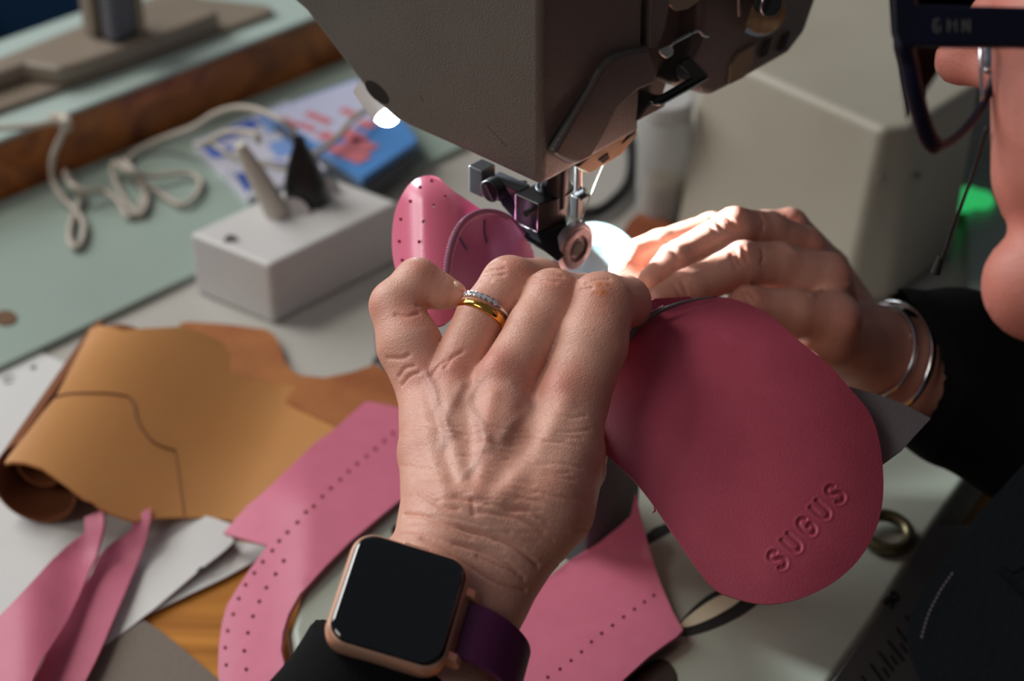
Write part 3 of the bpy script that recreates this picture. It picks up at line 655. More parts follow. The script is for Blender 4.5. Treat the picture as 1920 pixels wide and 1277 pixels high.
# ================================================================== the person
def skin_material():
    m = mat('skin', (205, 146, 122), rough=0.43, sss=0.12, spec=0.45)
    nt = m.node_tree; b = nt.nodes['Principled BSDF']; L = nt.links
    tc = nt.nodes.new('ShaderNodeTexCoord')
    at = nt.nodes.new('ShaderNodeAttribute'); at.attribute_name = 'skin_tint'
    sp = nt.nodes.new('ShaderNodeSeparateColor'); L.new(at.outputs['Color'], sp.inputs[0])
    n = nt.nodes.new('ShaderNodeTexNoise'); n.inputs['Scale'].default_value = 60; n.inputs['Detail'].default_value = 6
    L.new(tc.outputs['Object'], n.inputs['Vector'])
    def mix(fac, a, bb):
        x = nt.nodes.new('ShaderNodeMix'); x.data_type = 'RGBA'
        if isinstance(fac, float): x.inputs[0].default_value = fac
        else: L.new(fac, x.inputs[0])
        for s, i in ((a, 6), (bb, 7)):
            if isinstance(s, tuple): x.inputs[i].default_value = s
            else: L.new(s, x.inputs[i])
        return x.outputs[2]
    r = nt.nodes.new('ShaderNodeValToRGB'); r.color_ramp.elements[0].position = .38; r.color_ramp.elements[1].position = .66
    L.new(n.outputs['Fac'], r.inputs[0])
    c = mix(r.outputs[0], lin((226, 174, 154)), lin((214, 156, 136)))
    c = mix(sp.outputs[0], c, lin((204, 118, 104)))            # red over the knuckles; all over the face to darken it
    c = mix(sp.outputs[1], c, lin((150, 122, 120)))           # veins
    c = mix(sp.outputs[2], c, lin((196, 112, 34)))            # orange dye on a knuckle, age spots
    L.new(c, b.inputs['Base Color'])
    # fine skin relief: crossing creases
    mp = nt.nodes.new('ShaderNodeMapping'); mp.inputs['Scale'].default_value = (420, 900, 900)
    L.new(tc.outputs['Object'], mp.inputs[0])
    v1 = nt.nodes.new('ShaderNodeTexNoise'); v1.inputs['Scale'].default_value = 1; v1.inputs['Detail'].default_value = 4; v1.inputs['Distortion'].default_value = 1.2
    L.new(mp.outputs[0], v1.inputs['Vector'])
    v2 = nt.nodes.new('ShaderNodeTexVoronoi'); v2.inputs['Scale'].default_value = 1100; v2.feature = 'DISTANCE_TO_EDGE'
    L.new(tc.outputs['Object'], v2.inputs['Vector'])
    ad = nt.nodes.new('ShaderNodeMath'); ad.operation = 'MULTIPLY_ADD'; ad.inputs[1].default_value = .6
    L.new(v2.outputs['Distance'], ad.inputs[0]); L.new(v1.outputs['Fac'], ad.inputs[2])
    bp = nt.nodes.new('ShaderNodeBump'); bp.inputs['Strength'].default_value = .5; bp.inputs['Distance'].default_value = .0005
    L.new(ad.outputs[0], bp.inputs['Height']); L.new(bp.outputs[0], b.inputs['Normal'])
    return m
SKIN = skin_material()

# ---- left hand: wrist at the bottom, fingers away from the viewer
LF = {
    'index': [J(1072, 748, 67.2, 70), J(1108, 645, 67.9, 68), J(1127, 572, 68.6, 61), J(1172, 566, 70.4, 47), J(1192, 590, 72.0, 33)],
    'middle': [J(945, 722, 67.2, 58), J(1002, 620, 68.0, 53), J(1036, 560, 68.8, 55), J(1092, 562, 70.6, 47), J(1125, 590, 72.6, 38)],
    'ring': [J(848, 712, 67.8, 54), J(903, 592, 68.6, 46), J(955, 533, 69.4, 52), J(1012, 532, 71.2, 46), J(1050, 565, 73.2, 38)],
    'pinky': [J(800, 735, 68.0, 54), J(768, 648, 68.5, 60), J(742, 573, 69.0, 48), J(783, 528, 69.2, 43), J(822, 545, 69.3, 34), J(850, 552, 69.3, 26)],
}
LPALM = [
    [J(812, 965, 64.2, 60), J(800, 850, 66.0, 52), J(800, 738, 68.0, 53)],
    [J(862, 960, 64.0, 70), J(850, 840, 65.8, 62), J(850, 715, 67.9, 54)],
    [J(925, 960, 64.0, 78), J(930, 840, 65.6, 70), J(945, 725, 67.3, 58)],
    [J(1010, 955, 64.4, 90), J(1045, 850, 66.2, 84), J(1072, 750, 67.2, 68)],
    [J(1030, 950, 65.4, 88), J(1085, 880, 68.0, 48), J(1085, 790, 70.5, 48)],
]
LARM = [
    [J(850, 1010, 63.8, 98), J(800, 1110, 62.8, 112), J(700, 1290, 61.6, 128), J(560, 1560, 59.5, 180)],
    [J(955, 1005, 64.3, 104), J(880, 1120, 63.4, 105), J(790, 1300, 62.4, 122), J(640, 1580, 60.5, 180)],
]
LTHUMB = [J(1085, 860, 69.0, 50), J(1110, 760, 72.0, 46), J(1120, 670, 74.0, 42), J(1130, 610, 75.0, 34)]
def d_left(p):
    palm = None
    for c in LPALM:
        d = chain(p, c, .3); palm = d if palm is None else smin(palm, d, .45)
    arm = smin(chain(p, LARM[0], .4), chain(p, LARM[1], .4), .6)
    r = smin(palm, arm, .7)
    res = None
    for k, c in LF.items():
        d = smin(chain(p, c, .22), r, .22)
        res = d if res is None else np.minimum(res, d)
    d = smin(chain(p, LTHUMB, .2), r, .4)
    return np.minimum(res, d)

# ---- right hand: fingers towards the needle, wrist in the sleeve
def JR(px, py, D, r): return J(px, py, D + 1.5, r)
RF = {
    'pinky': [JR(1482, 424, 79.0, 33), JR(1335, 432, 77.4, 33), JR(1238, 461, 76.0, 30), JR(1188, 477, 75.4, 28)],
    'ring': [JR(1505, 467, 77.2, 43), JR(1440, 432, 76.2, 36), JR(1378, 428, 75.2, 39), JR(1268, 488, 74.0, 34), JR(1222, 527, 73.4, 27)],
    'middle': [JR(1545, 525, 75.8, 52), JR(1460, 496, 75.0, 43), JR(1390, 495, 74.2, 43), JR(1290, 541, 73.0, 36), JR(1235, 566, 72.4, 29)],
    'index': [JR(1562, 600, 74.8, 52), JR(1490, 588, 74.2, 47), JR(1408, 580, 73.6, 43), JR(1330, 625, 72.8, 37), JR(1275, 660, 72.4, 29)],
}
RPALM = [
    [JR(1482, 424, 79.0, 33), JR(1548, 505, 81.2, 42), JR(1610, 625, 80.5, 62)],
    [JR(1510, 470, 77.2, 43), JR(1556, 560, 79.6, 50), JR(1628, 650, 79.6, 72)],
    [JR(1547, 528, 75.8, 54), JR(1562, 600, 77.8, 54), JR(1640, 660, 79.0, 76)],
    [JR(1562, 600, 74.8, 54), JR(1548, 632, 75.4, 60), JR(1620, 665, 78.0, 62)],
]
RTHUMB = [JR(1590, 660, 77.6, 50), JR(1480, 665, 75.8, 46), JR(1330, 620, 75.6, 36), JR(1230, 555, 75.4, 32), JR(1168, 506, 75.4, 26)]
RARM = [JR(1625, 655, 78.8, 84), JR(1720, 690, 80.0, 86), JR(1900, 760, 81.0, 110), JR(2250, 860, 80.0, 170)]
def d_right(p):
    palm = None
    for c in RPALM:
        d = chain(p, c, .2); palm = d if palm is None else smin(palm, d, .35)
    r = smin(palm, chain(p, RARM, .4), .35)
    res = None
    for k, c in RF.items():
        d = smin(chain(p, c, .2), r, .2)
        res = d if res is None else np.minimum(res, d)
    return np.minimum(res, smin(chain(p, RTHUMB, .2), r, .3))

# ---- head, neck, trunk and upper arms (mostly under cloth or outside the view)
HEAD = np.array([17.5, 52.0, 32.0])
def ell(p, c, r): 
    q = (p - c) / r; k = np.linalg.norm(q, axis=1); return (k - 1) * min(r)
def d_head(p):
    d = ell(p, W(2370, 40, 59), np.array([7.0, 8.6, 9.5]))
    d = smin(d, cone_d(p, W(2035, 60, 58), W(2012, 320, 58), 2.6, 2.25), .8)          # cheek
    d = smin(d, cone_d(p, W(1950, 535, 58), W(2090, 440, 58), 1.62, 2.6), .5)       # chin and jaw
    d = smin(d, cone_d(p, W(2080, 500, 57.5), W(2330, 330, 58), 2.0, 2.6), 1.0)
    d = smin(d, cone_d(p, W(1905, 395, 59.5), W(1965, 400, 59), .45, 1.2), .3)            # lips
    d = smin(d, cone_d(p, W(1795, 115, 62.5), W(1925, 0, 61), .72, 1.2), .4)           # nose
    d = smin(d, cone_d(p, W(1820, 130, 62), W(1960, 140, 60), .5, 1.0), .4)
    d = np.minimum(d, cone_d(p, W(2470, 100, 52.5), W(2480, 190, 52.8), .8, .5))        # ear
    return d
SHL = np.array([24.0, 24.0, 32.0]); SHR = np.array([38.0, 66.0, 34.0])
ELL = np.array([-3.0, 24.0, 6.5]); ELR = np.array([30.0, 66.0, 8.0])
NECK = np.array([31.0, 48.0, 36.0]); HIPC = np.array([36.0, 44.0, -8.0])
def d_trunk(p):
    d = cone_d(p, W(2420, 420, 60), NECK, 4.6, 5.6)
    d = smin(d, cone_d(p, NECK + [4, 0, -6], HIPC, 9.5, 12), 3)
    d = smin(d, cone_d(p, NECK + [3, 0, -4], SHL, 6, 4.6), 3)
    d = smin(d, cone_d(p, NECK + [3, 0, -4], SHR, 6, 4.6), 3)
    d = smin(d, cone_d(p, SHL, ELL, 4.4, 3.6), 1.5)
    d = smin(d, cone_d(p, SHR, ELR, 4.4, 3.6), 1.5)
    d = smin(d, cone_d(p, ELL, W(560, 1560, 59.5), 3.5, 2.7), 1.0)
    d = smin(d, cone_d(p, ELR, W(2250, 860, 82.4), 3.5, 3.2), 1.0)
    return d

def feature(sdf, V, N, skin_tint, poly, width, amp, ch=None, cv=0.0, cw=None):
    """a ridge (amp>0) or crease (amp<0) along a line on the skin; optional colour of its own"""
    P = snap(sdf, resample(smoothc(poly, 6), 14) if len(poly) > 1 else poly)
    if len(P) == 1: d = np.linalg.norm(V - P[0], axis=1)
    else:
        d = np.full(len(V), 1e9); lo = P.min(0) - 1.2; hi = P.max(0) + 1.2
        m = ((V > lo) & (V < hi)).all(1)
        d[m] = poly_dist(V[m], P)
    g = np.exp(-(d / width) ** 2)
    if len(P) > 2:
        pass
    if ch is not None:
        skin_tint[:, ch] = np.maximum(skin_tint[:, ch], cv * np.exp(-(d / (cw or width)) ** 2))
    return N * (g * amp)[:, None]

def q5(x, y): return (660 + x / 3.193, 440 + y / 3.193)
def q7(x, y): return (560 + x / 2.677, 800 + y / 2.677)
def q6(x, y): return (1080 + x / 2.819, 360 + y / 2.819)

def build_left():
    P = np.array([a for c in list(LF.values()) + LPALM + LARM + [LTHUMB] for a, _ in c])
    lo = P.min(0) - 2.2; hi = P.max(0) + 2.2
    lo[1] = max(lo[1], W(600, 1500, 60)[1] - 2)
    V, F = polygonize(d_left, lo, hi, 0.062)
    N = grad(d_left, V); pg = np.zeros((len(V), 3)); off = np.zeros_like(V)
    def f(poly, w, a, **k):
        nonlocal off; off = off + feature(d_left, V, N, pg, poly, w, a, **k)
    # knuckles
    for (x, y), w, a in [((928, 678), .55, .16), ((1048, 722), .6, .12), ((846, 690), .5, .06), ((790, 700), .5, .08)]:
        f([(x, y)], w, a, ch=0, cv=.55, cw=.8)
    for (x, y), cw in [((960, 500), .5), ((1040, 530), .5), ((1130, 545), .55), ((700, 575), .5), ((785, 500), .5), ((770, 590), .6)]:
        f([(x, y)], .3, .02, ch=0, cv=.45, cw=cw)
    # tendons
    f([(1060, 755), (1015, 835), (965, 900), (915, 955)], .34, .085)
    f([(925, 740), (912, 800), (905, 880), (893, 940)], .26, .07, ch=0, cv=.2)
    f([(840, 745), (852, 830), (868, 900), (882, 930)], .26, .05)
    f([(790, 750), (805, 850), (838, 930)], .25, .05)
    # hollows between them
    f([(985, 770), (960, 840), (930, 900)], .36, -.08)
    f([(880, 760), (880, 840), (880, 900)], .28, -.05)
    f([(820, 770), (835, 850), (850, 900)], .2, -.06)
    # veins
    f([q5(660, 900), q5(610, 1000), q5(560, 1120), q5(540, 1260)], .15, .05, ch=1, cv=.3, cw=.22)
    f([q5(830, 1270), q5(760, 1130), q5(700, 1000), q5(760, 880)], .15, .05, ch=1, cv=.3, cw=.25)
    f([q5(450, 840), q5(500, 960), q5(520, 1060), q5(600, 1200)], .14, .06, ch=1, cv=.3, cw=.2)
    f([q5(950, 900), q5(1060, 1020), q5(960, 1130), q5(900, 1220)], .16, .04, ch=1, cv=.35, cw=.3)
    f([q7(830, 250), q7(900, 160), q7(950, 60)], .13, .04, ch=1, cv=.3, cw=.2)
    # creases over the wrist
    for poly, a in [([(530, 440), (650, 455), (850, 520), (1000, 560), (1130, 635), (1200, 700)], .055),
                    ([(520, 522), (640, 530), (760, 575), (900, 620), (1050, 690), (1130, 760)], .04),
                    ([(620, 560), (700, 590), (850, 690), (960, 760), (1060, 800), (1140, 820)], .05),
                    ([(900, 430), (1000, 440), (1130, 470), (1230, 530)], .04),
                    ([(600, 330), (720, 400), (800, 415)], .035), ([(690, 370), (800, 360), (900, 380)], .03),
                    ([(880, 440), (870, 370)], .04), ([(1050, 420), (1150, 420), (1250, 480)], .03),
                    ([(560, 480), (700, 490), (860, 560)], .025), ([(900, 650), (1010, 700), (1100, 740)], .025)]:
        f([q7(*t) for t in poly], .075, -a * 1.5, ch=0, cv=.25, cw=.06)
    # fine cross wrinkles on the back of the hand
    rng = np.random.RandomState(4)
    for i in range(70):
        x = rng.uniform(770, 1080); y = rng.uniform(780, 1060); l = rng.uniform(18, 50); sl = (y - 780) / 280 * .28
        f([(x - l, y - l * sl + rng.uniform(-5, 5)), (x, y + rng.uniform(-4, 4)), (x + l, y + l * sl + rng.uniform(-5, 5))], .06, -.022)
    # wrinkles over the finger joints
    for poly in [[(812, 195), (850, 170), (900, 165)], [(790, 225), (840, 215), (910, 205)], [(780, 250), (850, 245), (905, 240)], [(770, 275), (830, 275)],
                 [(1130, 215), (1180, 205), (1230, 215)], [(1100, 250), (1180, 240), (1260, 250)], [(1080, 280), (1150, 275), (1220, 285)],
                 [(1400, 290), (1460, 270), (1540, 265)], [(1360, 330), (1430, 320)], [(390, 420), (430, 415), (500, 440)],
                 [(560, 800), (600, 740), (660, 700)], [(480, 850), (520, 790), (560, 760)], [(280, 850), (320, 800), (370, 790)], [(300, 900), (350, 850), (400, 830)],
                 [(210, 740), (300, 740), (340, 720)], [(260, 480), (330, 490), (400, 470)]]:
        f([q5(*t) for t in poly], .07, -.055)
    # dye on the index knuckle, age spots
    for x, y, w, v in [(1480, 300, .12, .9), (1500, 345, .14, .8), (1450, 350, .10, .7), (1530, 300, .07, .8), (1430, 310, .05, .6)]:
        f([q5(x, y)], w, 0, ch=2, cv=v)
    for x, y in [(1130, 1175), (1150, 1235), (955, 1235), (835, 1250), (520, 990), (700, 1080)]:
        f([q5(x, y)], .07, 0, ch=2, cv=.5)
    return V + off, F, pg

def build_right():
    P = np.array([a for c in list(RF.values()) + RPALM + [RARM, RTHUMB] for a, _ in c])
    V, F = polygonize(d_right, P.min(0) - 2.5, np.minimum(P.max(0) + 2.5, [40, 99, 99]), 0.075)
    N = grad(d_right, V); pg = np.zeros((len(V), 3)); off = np.zeros_like(V)
    def f(poly, w, a, **k):
        nonlocal off; off = off + feature(d_right, V, N, pg, poly, w, a, **k)
    for (x, y) in [(1378, 408), (1392, 470), (1412, 552), (1530, 450), (1590, 510), (1600, 600), (1480, 400)]:
        f([(x, y)], .35, .03, ch=0, cv=.45, cw=.6)
    for (x, y) in [(1180, 480), (1168, 510)]: f([(x, y)], .1, 0, ch=0, cv=.3, cw=.6)
    for poly in [[(760, 110), (745, 150), (770, 190)], [(715, 130), (705, 170), (740, 210)], [(800, 90), (800, 130), (840, 170)],
                 [(840, 290), (850, 340), (870, 380)], [(880, 290), (890, 330), (900, 360)], [(985, 310), (990, 350), (980, 375)], [(820, 320), (830, 360), (850, 400)],
                 [(520, 490), (545, 530), (560, 570)], [(560, 470), (580, 520), (590, 560)], [(880, 520), (900, 560), (930, 600)], [(905, 515), (940, 560)],
                 [(470, 240), (480, 270), (500, 300)], [(510, 290), (520, 320), (540, 350)], [(970, 120), (990, 160), (985, 200)]]:
        f([q6(*t) for t in poly], .07, -.045)
    f([q6(1130, 300), q6(1200, 330), q6(1330, 330), q6(1430, 350)], .12, .05)
    f([q6(1240, 545), q6(1330, 500), q6(1440, 500)], .12, .04)
    return V + off, F, pg

VL, FL, PL = build_left()
VR, FR, PR = build_right()
hd_lo = W(1700, 700, 62); 
VH, FH = polygonize(d_head, [8.5, 32, 14], [38, 76, 62], 0.25)
VT, FT = polygonize(d_trunk, [-14, 10, -24], [60, 84, 56], 0.8)
Vs = np.vstack([VL, VR, VH, VT]); Fs = np.vstack([FL, FR + len(VL), FH + len(VL) + len(VR), FT + len(VL) + len(VR) + len(VH)])
PG = np.vstack([PL, PR, np.tile([.8, 0, 0], (len(VH), 1)), np.zeros((len(VT), 3))])  # the head gets an even red tint, its shade put into the colour
mb = MB(); mb.v.append(Vs); mb.n = len(Vs)
o0 = HIPC
me = bpy.data.meshes.new('person'); me.from_pydata(((Vs - o0) * S).tolist(), [], Fs.tolist()); me.update()
person = bpy.data.objects.new('person', me); COL.objects.link(person); person.location = Vector(o0) * S
person['_o'] = [float(x) for x in o0]
me.materials.append(SKIN)
me.polygons.foreach_set('use_smooth', [True] * len(me.polygons))
ca = me.color_attributes.new('skin_tint', 'FLOAT_COLOR', 'POINT')
ca.data.foreach_set('color', np.hstack([PG, np.ones((len(PG), 1))]).ravel())
tag(person, 'person in black bending over the machine, both hands guiding pink leather under the needle', 'person')

# ---- nails
NAIL = mat('nail', (216, 170, 150), rough=0.3, coat=.3)
nb = MB().ball(snap(d_left, [(860, 537)])[0] + AF * .10, (.16, .24, .22), 14, 10, ax=[AU, unit(W(870, 545, 69) - W(835, 530, 69)), AF])
nail = nb.build('fingernail', NAIL, person, smooth='all'); nail['label'] = 'pale nail of the little finger'

# ---- clothes
CLOTH = mat('black_knit', (9, 9, 11), rough=.95, bump=(900, .5, 3), spec=.2)
APRON = mat('dark_apron_cloth', (16, 19, 23), rough=.9, bump=(500, .4, 3), spec=.1)
def fold(p, a, f): return a * np.sin(p @ f + 1.3 * np.sin(p[:, 1] * .9))
def d_sleeve_r(p):
    d = chain(p, [JR(1690, 662, 79.4, 128), JR(1790, 700, 80, 150), JR(1950, 760, 80.5, 172), JR(2250, 860, 80, 230)], .6)
    d = smin(d, cone_d(p, ELR, W(2250, 860, 82.4), 5.4, 4.8), 1.5)
    d = smin(d, cone_d(p, W(1800, 800, 81), W(2200, 960, 80), 1.6, 4), 1.2)
    inner = chain(p, [JR(1560, 625, 78.5, 122), JR(1720, 690, 80.0, 122), JR(1820, 730, 80.5, 96)], .2)
    nn = unit(AR + AF * 1.0 + AU * .25); cut = -((p - W(1702, 680, 79.9)) @ nn)
    return np.maximum(np.maximum(d + fold(p, .13, np.array([1.1, .3, .8])), cut), -inner)
V, F = polygonize(d_sleeve_r, [10, 50, -8], [40, 84, 30], .16)
sl = MB().add(V, F).build('sleeve', CLOTH, person, smooth='all')
def d_sleeve_l(p):
    b = J(430, 1640, 59, 190)[0]
    d = chain(p, [J(775, 1110, 62.6, 136), J(690, 1290, 61.6, 146), J(430, 1640, 59, 205)], .4)
    d = smin(d, chain(p, [J(880, 1120, 63.6, 110), J(760, 1300, 62.6, 126), J(560, 1600, 60.5, 190)], .4), .5)
    nrm = unit(np.cross(W(830, 1277, 60) - W(596, 1188, 60), AF)); pl0 = W(715, 1233, 60)
    if nrm @ (b - pl0) < 0: nrm = -nrm
    d = np.maximum(d + fold(p, .06, np.array([1.6, .8, .6])), -((p - pl0) @ nrm))
    d = smin(d, cone_d(p, ELL, b, 5, 4), 1.5)
    return d
V, F = polygonize(d_sleeve_l, [-16, 22, -2], [4, 54, 26], .13)
sl = MB().add(V, F).build('sleeve', CLOTH, person, smooth='all')
def d_top(p):
    d = cone_d(p, NECK + [3, 0, -8], HIPC, 11.5, 14.5)
    d = smin(d, cone_d(p, NECK + [3, 0, -6], SHL, 7, 6), 3)
    d = smin(d, cone_d(p, NECK + [3, 0, -6], SHR, 7, 6), 3)
    d = smin(d, cone_d(p, SHL, ELL, 6, 5), 2)
    d = smin(d, cone_d(p, SHR, ELR, 6, 5.2), 2)
    return d + fold(p, .3, np.array([.5, .3, .45]))
V, F = polygonize(d_top, [-14, 10, -28], [62, 88, 52], .7)
tp = MB().add(V, F).build('sweater', CLOTH, person, smooth='all'); tp['label'] = 'black sweater'
# apron front: rounded hem panel with a stitched edge, and a stiff fold standing on it
def ap(px, py, dd=0): 
    return W(px, py, 60.5 - (py - 900) * .006 - (px - 1700) * .004 + dd)
outl = smoothc([(1990, 820), (1860, 935), (1780, 1035), (1730, 1105), (1706, 1160), (1704, 1215), (1722, 1270), (1750, 1330), (1900, 1400), (2100, 1400), (2100, 900)], 5, True)
sheet(outl, vfn(lambda x, y: ap(x, y)), 22).build('apron', APRON, person, smooth='all', solid=.25)
seam = MB(); sp_ = resample(smoothc([(1786, 1075), (1765, 1105), (1742, 1150), (1731, 1185), (1727, 1200)], 6), 17)
for i in range(0, 16): seam.tube([ap(*sp_[i], -.12), ap(*(sp_[i] * .5 + sp_[i + 1] * .5), -.12)], .02, 6)
st = seam.build('apron_stitching', mat('grey_thread', (120, 110, 112), .7), person); st['label'] = 'row of grey stitches along the apron edge'
sheet([(1840, 1055), (1870, 1075), (1925, 1130), (1960, 1300), (1880, 1300), (1858, 1180)], vfn(lambda x, y: ap(x, y, -.8)), 20).build('apron_fold', APRON, person, smooth='all', solid=.15)
sheet([(1925, 1020), (1880, 1062), (1900, 1074), (1960, 1040)], vfn(lambda x, y: ap(x, y, -.9)), 12).build('apron_strap', APRON, person, smooth='all', solid=.15)

# ---- hair
HAIR = mat('hair', (70, 52, 40), rough=.6, bump=(300, .8, 5))
def d_hair(p):
    d = ell(p, W(2430, 0, 58.5), np.array([7.9, 9.4, 10.2]))
    return np.maximum(np.maximum(d, -(d_head(p) - .05)), -ell(p, W(2130, 200, 56), np.array([6.0, 9, 10.5])))
V, F = polygonize(d_hair, [4, 30, 14], [42, 76, 66], .4)
MB().add(V, F).build('hair', HAIR, person, smooth='all')

# ------------------------------------------------------------------ worn things
GOLD = mat('gold', (238, 178, 88), rough=.16, metal=1.0)
SILVER = mat('silver', (225, 225, 228), rough=.18, metal=1.0)
def band(px, py, D, axis, R, r, fl):
    return MB().torus(W(px, py, D), axis, R, r, 64, 14, fl)
fa = unit(W(955, 533, 69.4) - W(848, 712, 67.8))
rr = RPX(46, 68.6)
cg = W(905, 590, 68.6)
cg = W(904, 597, 68.55)
ringg = MB().torus(cg, fa, rr + .05, .10, 64, 14, 1.5).build('wedding_ring', GOLD, None, smooth='all')
tag(ringg, 'plain yellow gold wedding band on the ring finger of the left hand', 'ring')
cs = cg + fa * .30
dr = thing('diamond_ring', 'silver ring with a row of small clear stones, worn just above the gold band', 'ring', cs - [0, 0, .9])
MB().torus(cs, fa, rr + .05, .055, 64, 10, 1.2).build('ring_band', SILVER, dr, smooth='all')
GEM = mat('clear_stone', (245, 248, 255), rough=0.02, trans=.6, ior=2.2, spec=1)
tv = unit(-AF + AU * .55 - AR * .12); tv = unit(tv - fa * (tv @ fa)); tb = np.cross(fa, tv)
for i in range(7):
    a = (i - 3) * .215 - .18
    d = math.cos(a) * tv + math.sin(a) * tb; c = cs + d * (rr + .14)
    g = MB(); nn = 8; top = []; gir = []
    t2 = unit(np.cross(d, fa))
    for k in range(nn):
        q = 2 * math.pi * k / nn; e = math.cos(q) * fa + math.sin(q) * t2
        top.append(c + d * .05 + e * .055); gir.append(c + e * .1)
    g.add(top + gir + [c - d * .1], [tuple(range(nn))] + [(k, nn + k, nn + (k + 1) % nn, (k + 1) % nn) for k in range(nn)] + [(nn + k, 2 * nn, nn + (k + 1) % nn) for k in range(nn)])
    go = g.build('stone', GEM, dr)
    h = MB()
    for k in range(4):
        q = math.pi / 4 + k * math.pi / 2; e = math.cos(q) * fa + math.sin(q) * t2
        h.cyl(c + e * .10 - d * .08, c + e * .10 + d * .05, .022, n=6)
    h.build('prong', SILVER, go, smooth=True)

# smartwatch: case square to the back of the wrist
wc = W(748, 1128, 60.3)
wx = unit(W(874, 1066, 60.5) - W(668, 1004, 60.5)); wyh = unit(W(612, 1180, 58.9) - W(668, 1004, 60.8))
wn = unit(np.cross(wx, wyh)); 
if wn @ AF > 0: wn = -wn
wy = np.cross(wn, wx)
if wy @ wyh < 0: wy = -wy
def wpt(x, y, z): return wc + wx * x + wy * y + wn * z
ROSE = mat('rose_gold_metal', (240, 188, 160), rough=.38, metal=.6)
SCREEN = mat('black_glass', (4, 4, 5), rough=.04, spec=.6, coat=1)
STRAP = mat('plum_silicone', (88, 32, 80), rough=.5)
def rrect(hx, hy, r, n=8):
    out = []
    for cx, cy, a0 in ((hx - r, hy - r, 0), (-hx + r, hy - r, 90), (-hx + r, -hy + r, 180), (hx - r, -hy + r, 270)):
        for k in range(n + 1):
            a = math.radians(a0 + 90 * k / n); out.append((cx + r * math.cos(a), cy + r * math.sin(a)))
    return out
wt = thing('smartwatch', 'square smartwatch with black screen and rose gold case on the left wrist', 'watch', wc - wn * 1.2)
HX, HY = 1.78, 1.90
def lay(levels):
    m = MB(); V = []; n = None
    for (sx, z, rad) in levels:
        R = rrect(HX * sx, HY * sx, rad); n = len(R); V += [wpt(x, y, z) for x, y in R]
    F = [(l * n + k, l * n + (k + 1) % n, (l + 1) * n + (k + 1) % n, (l + 1) * n + k) for l in range(len(levels) - 1) for k in range(n)]
    F.append(tuple(range(n))); F.append(tuple(range((len(levels) - 1) * n, len(levels) * n)))
    return m.add(V, F)
lay([(.80, -.85, .5), (.93, -.75, .58), (1.0, -.5, .66), (1.02, -.2, .68), (1.0, .02, .66), (.965, .10, .64)]).build('case', ROSE, wt, smooth=True, angle=40)
lay([(.955, .05, .62), (.955, .13, .62), (.93, .20, .60), (.885, .235, .56), (.82, .25, .52)]).build('screen', SCREEN, wt, smooth=True, angle=60)
b_ = MB(); b_.prism([wpt(x, y * .5, -.2) + wy * (-HY - .02) for x, y in rrect(.38, .16, .07, 4)], -wy * .06)
b_ = MB().box(wpt(.0, -HY * 1.02, -.12), [wx, wy, wn], [.38, .05, .09]).build('side_button', ROSE, wt, bevel=.03)
for sy in (-1, 1):
    MB().prism([wpt(HX * .96, sy * .93, -.62), wpt(HX + .38, sy * .93, -.70), wpt(HX + .46, sy * .93, -.48), wpt(HX + .30, sy * .93, -.26), wpt(HX * .96, sy * .93, -.15)], wy * (.32 * sy)).build('lug', ROSE, wt, bevel=.06)
    MB().prism([wpt(-HX * .96, sy * .93, -.62), wpt(-HX + .0, sy * .93, -.80), wpt(-HX * .96, sy * .93, -.25)], wy * (.32 * sy)).build('lug', ROSE, wt, bevel=.05)
# strap: wraps the wrist to the right and down
arm_c = [J(800, 1110, 62.8, 112), J(880, 1120, 63.4, 105)]
prof = []
for x, z in [(HX + .20, -.50), (HX + .9, -.62), (HX + 1.6, -1.05), (HX + 2.15, -1.75), (HX + 2.35, -2.6), (HX + 2.1, -3.5), (HX + 1.2, -4.3), (0.2, -4.8), (-.6, -4.4), (-1.3, -3.4), (-1.55, -2.2), (-1.6, -1.3), (-HX + .1, -.7)]:
    prof.append((x, z))
prof = smoothc(prof, 5); sm = MB(); V = []
for i, (x, z) in enumerate(prof):
    t = prof[min(i + 1, len(prof) - 1)] - prof[max(i - 1, 0)]; nx, nz = -t[1], t[0]; l = math.hypot(nx, nz); nx, nz = nx / l * .1, nz / l * .1
    hw = .92
    for yy, s in ((-hw, 1), (hw, 1), (hw, -1), (-hw, -1)): V.append(wpt(x + nx * s, yy, z + nz * s))
F = [(i * 4 + k, i * 4 + (k + 1) % 4, (i + 1) * 4 + (k + 1) % 4, (i + 1) * 4 + k) for i in range(len(prof) - 1) for k in range(4)] + [(0, 1, 2, 3), tuple(range(len(prof) * 4 - 4, len(prof) * 4))]
sm.add(V, F).build('strap', STRAP, wt, bevel=.05, seg=3)
MB().box(wpt(HX + 2.30, .0, -2.9), [wy, wn, wx], [1.05, .32, .14]).build('buckle', ROSE, wt, bevel=.08)

# bracelets on the right wrist
ax = unit(RARM[1][0] - RARM[0][0])
c1 = W(1640, 652, 78.9); c2 = W(1660, 660, 79.3)
br = MB().torus(W(1640, 660, 80.4), unit(ax + AF * .35), RPX(90, 81), .08, 72, 10, 1.6).build('bracelet', SILVER, None, smooth='all')
tag(br, 'thin dull silver bracelet on the right wrist, the one nearer the hand', 'bracelet', 'bracelets on the right wrist')
bt = thing('bangle', 'shiny polished silver bangle beside the black sleeve, with a small round clasp', 'bracelet', W(1650, 760, 81.3), 'bracelets on the right wrist')
MB().torus(W(1658, 672, 80.7), unit(ax + AF * .35), RPX(108, 81), .11, 80, 12, 1.7).build('hoop', mat('polished_silver', (245, 246, 250), .1, 1.0), bt, smooth='all')
MB().ball(W(1706, 632, 79.4), .14).build('clasp', SILVER, bt, smooth='all')
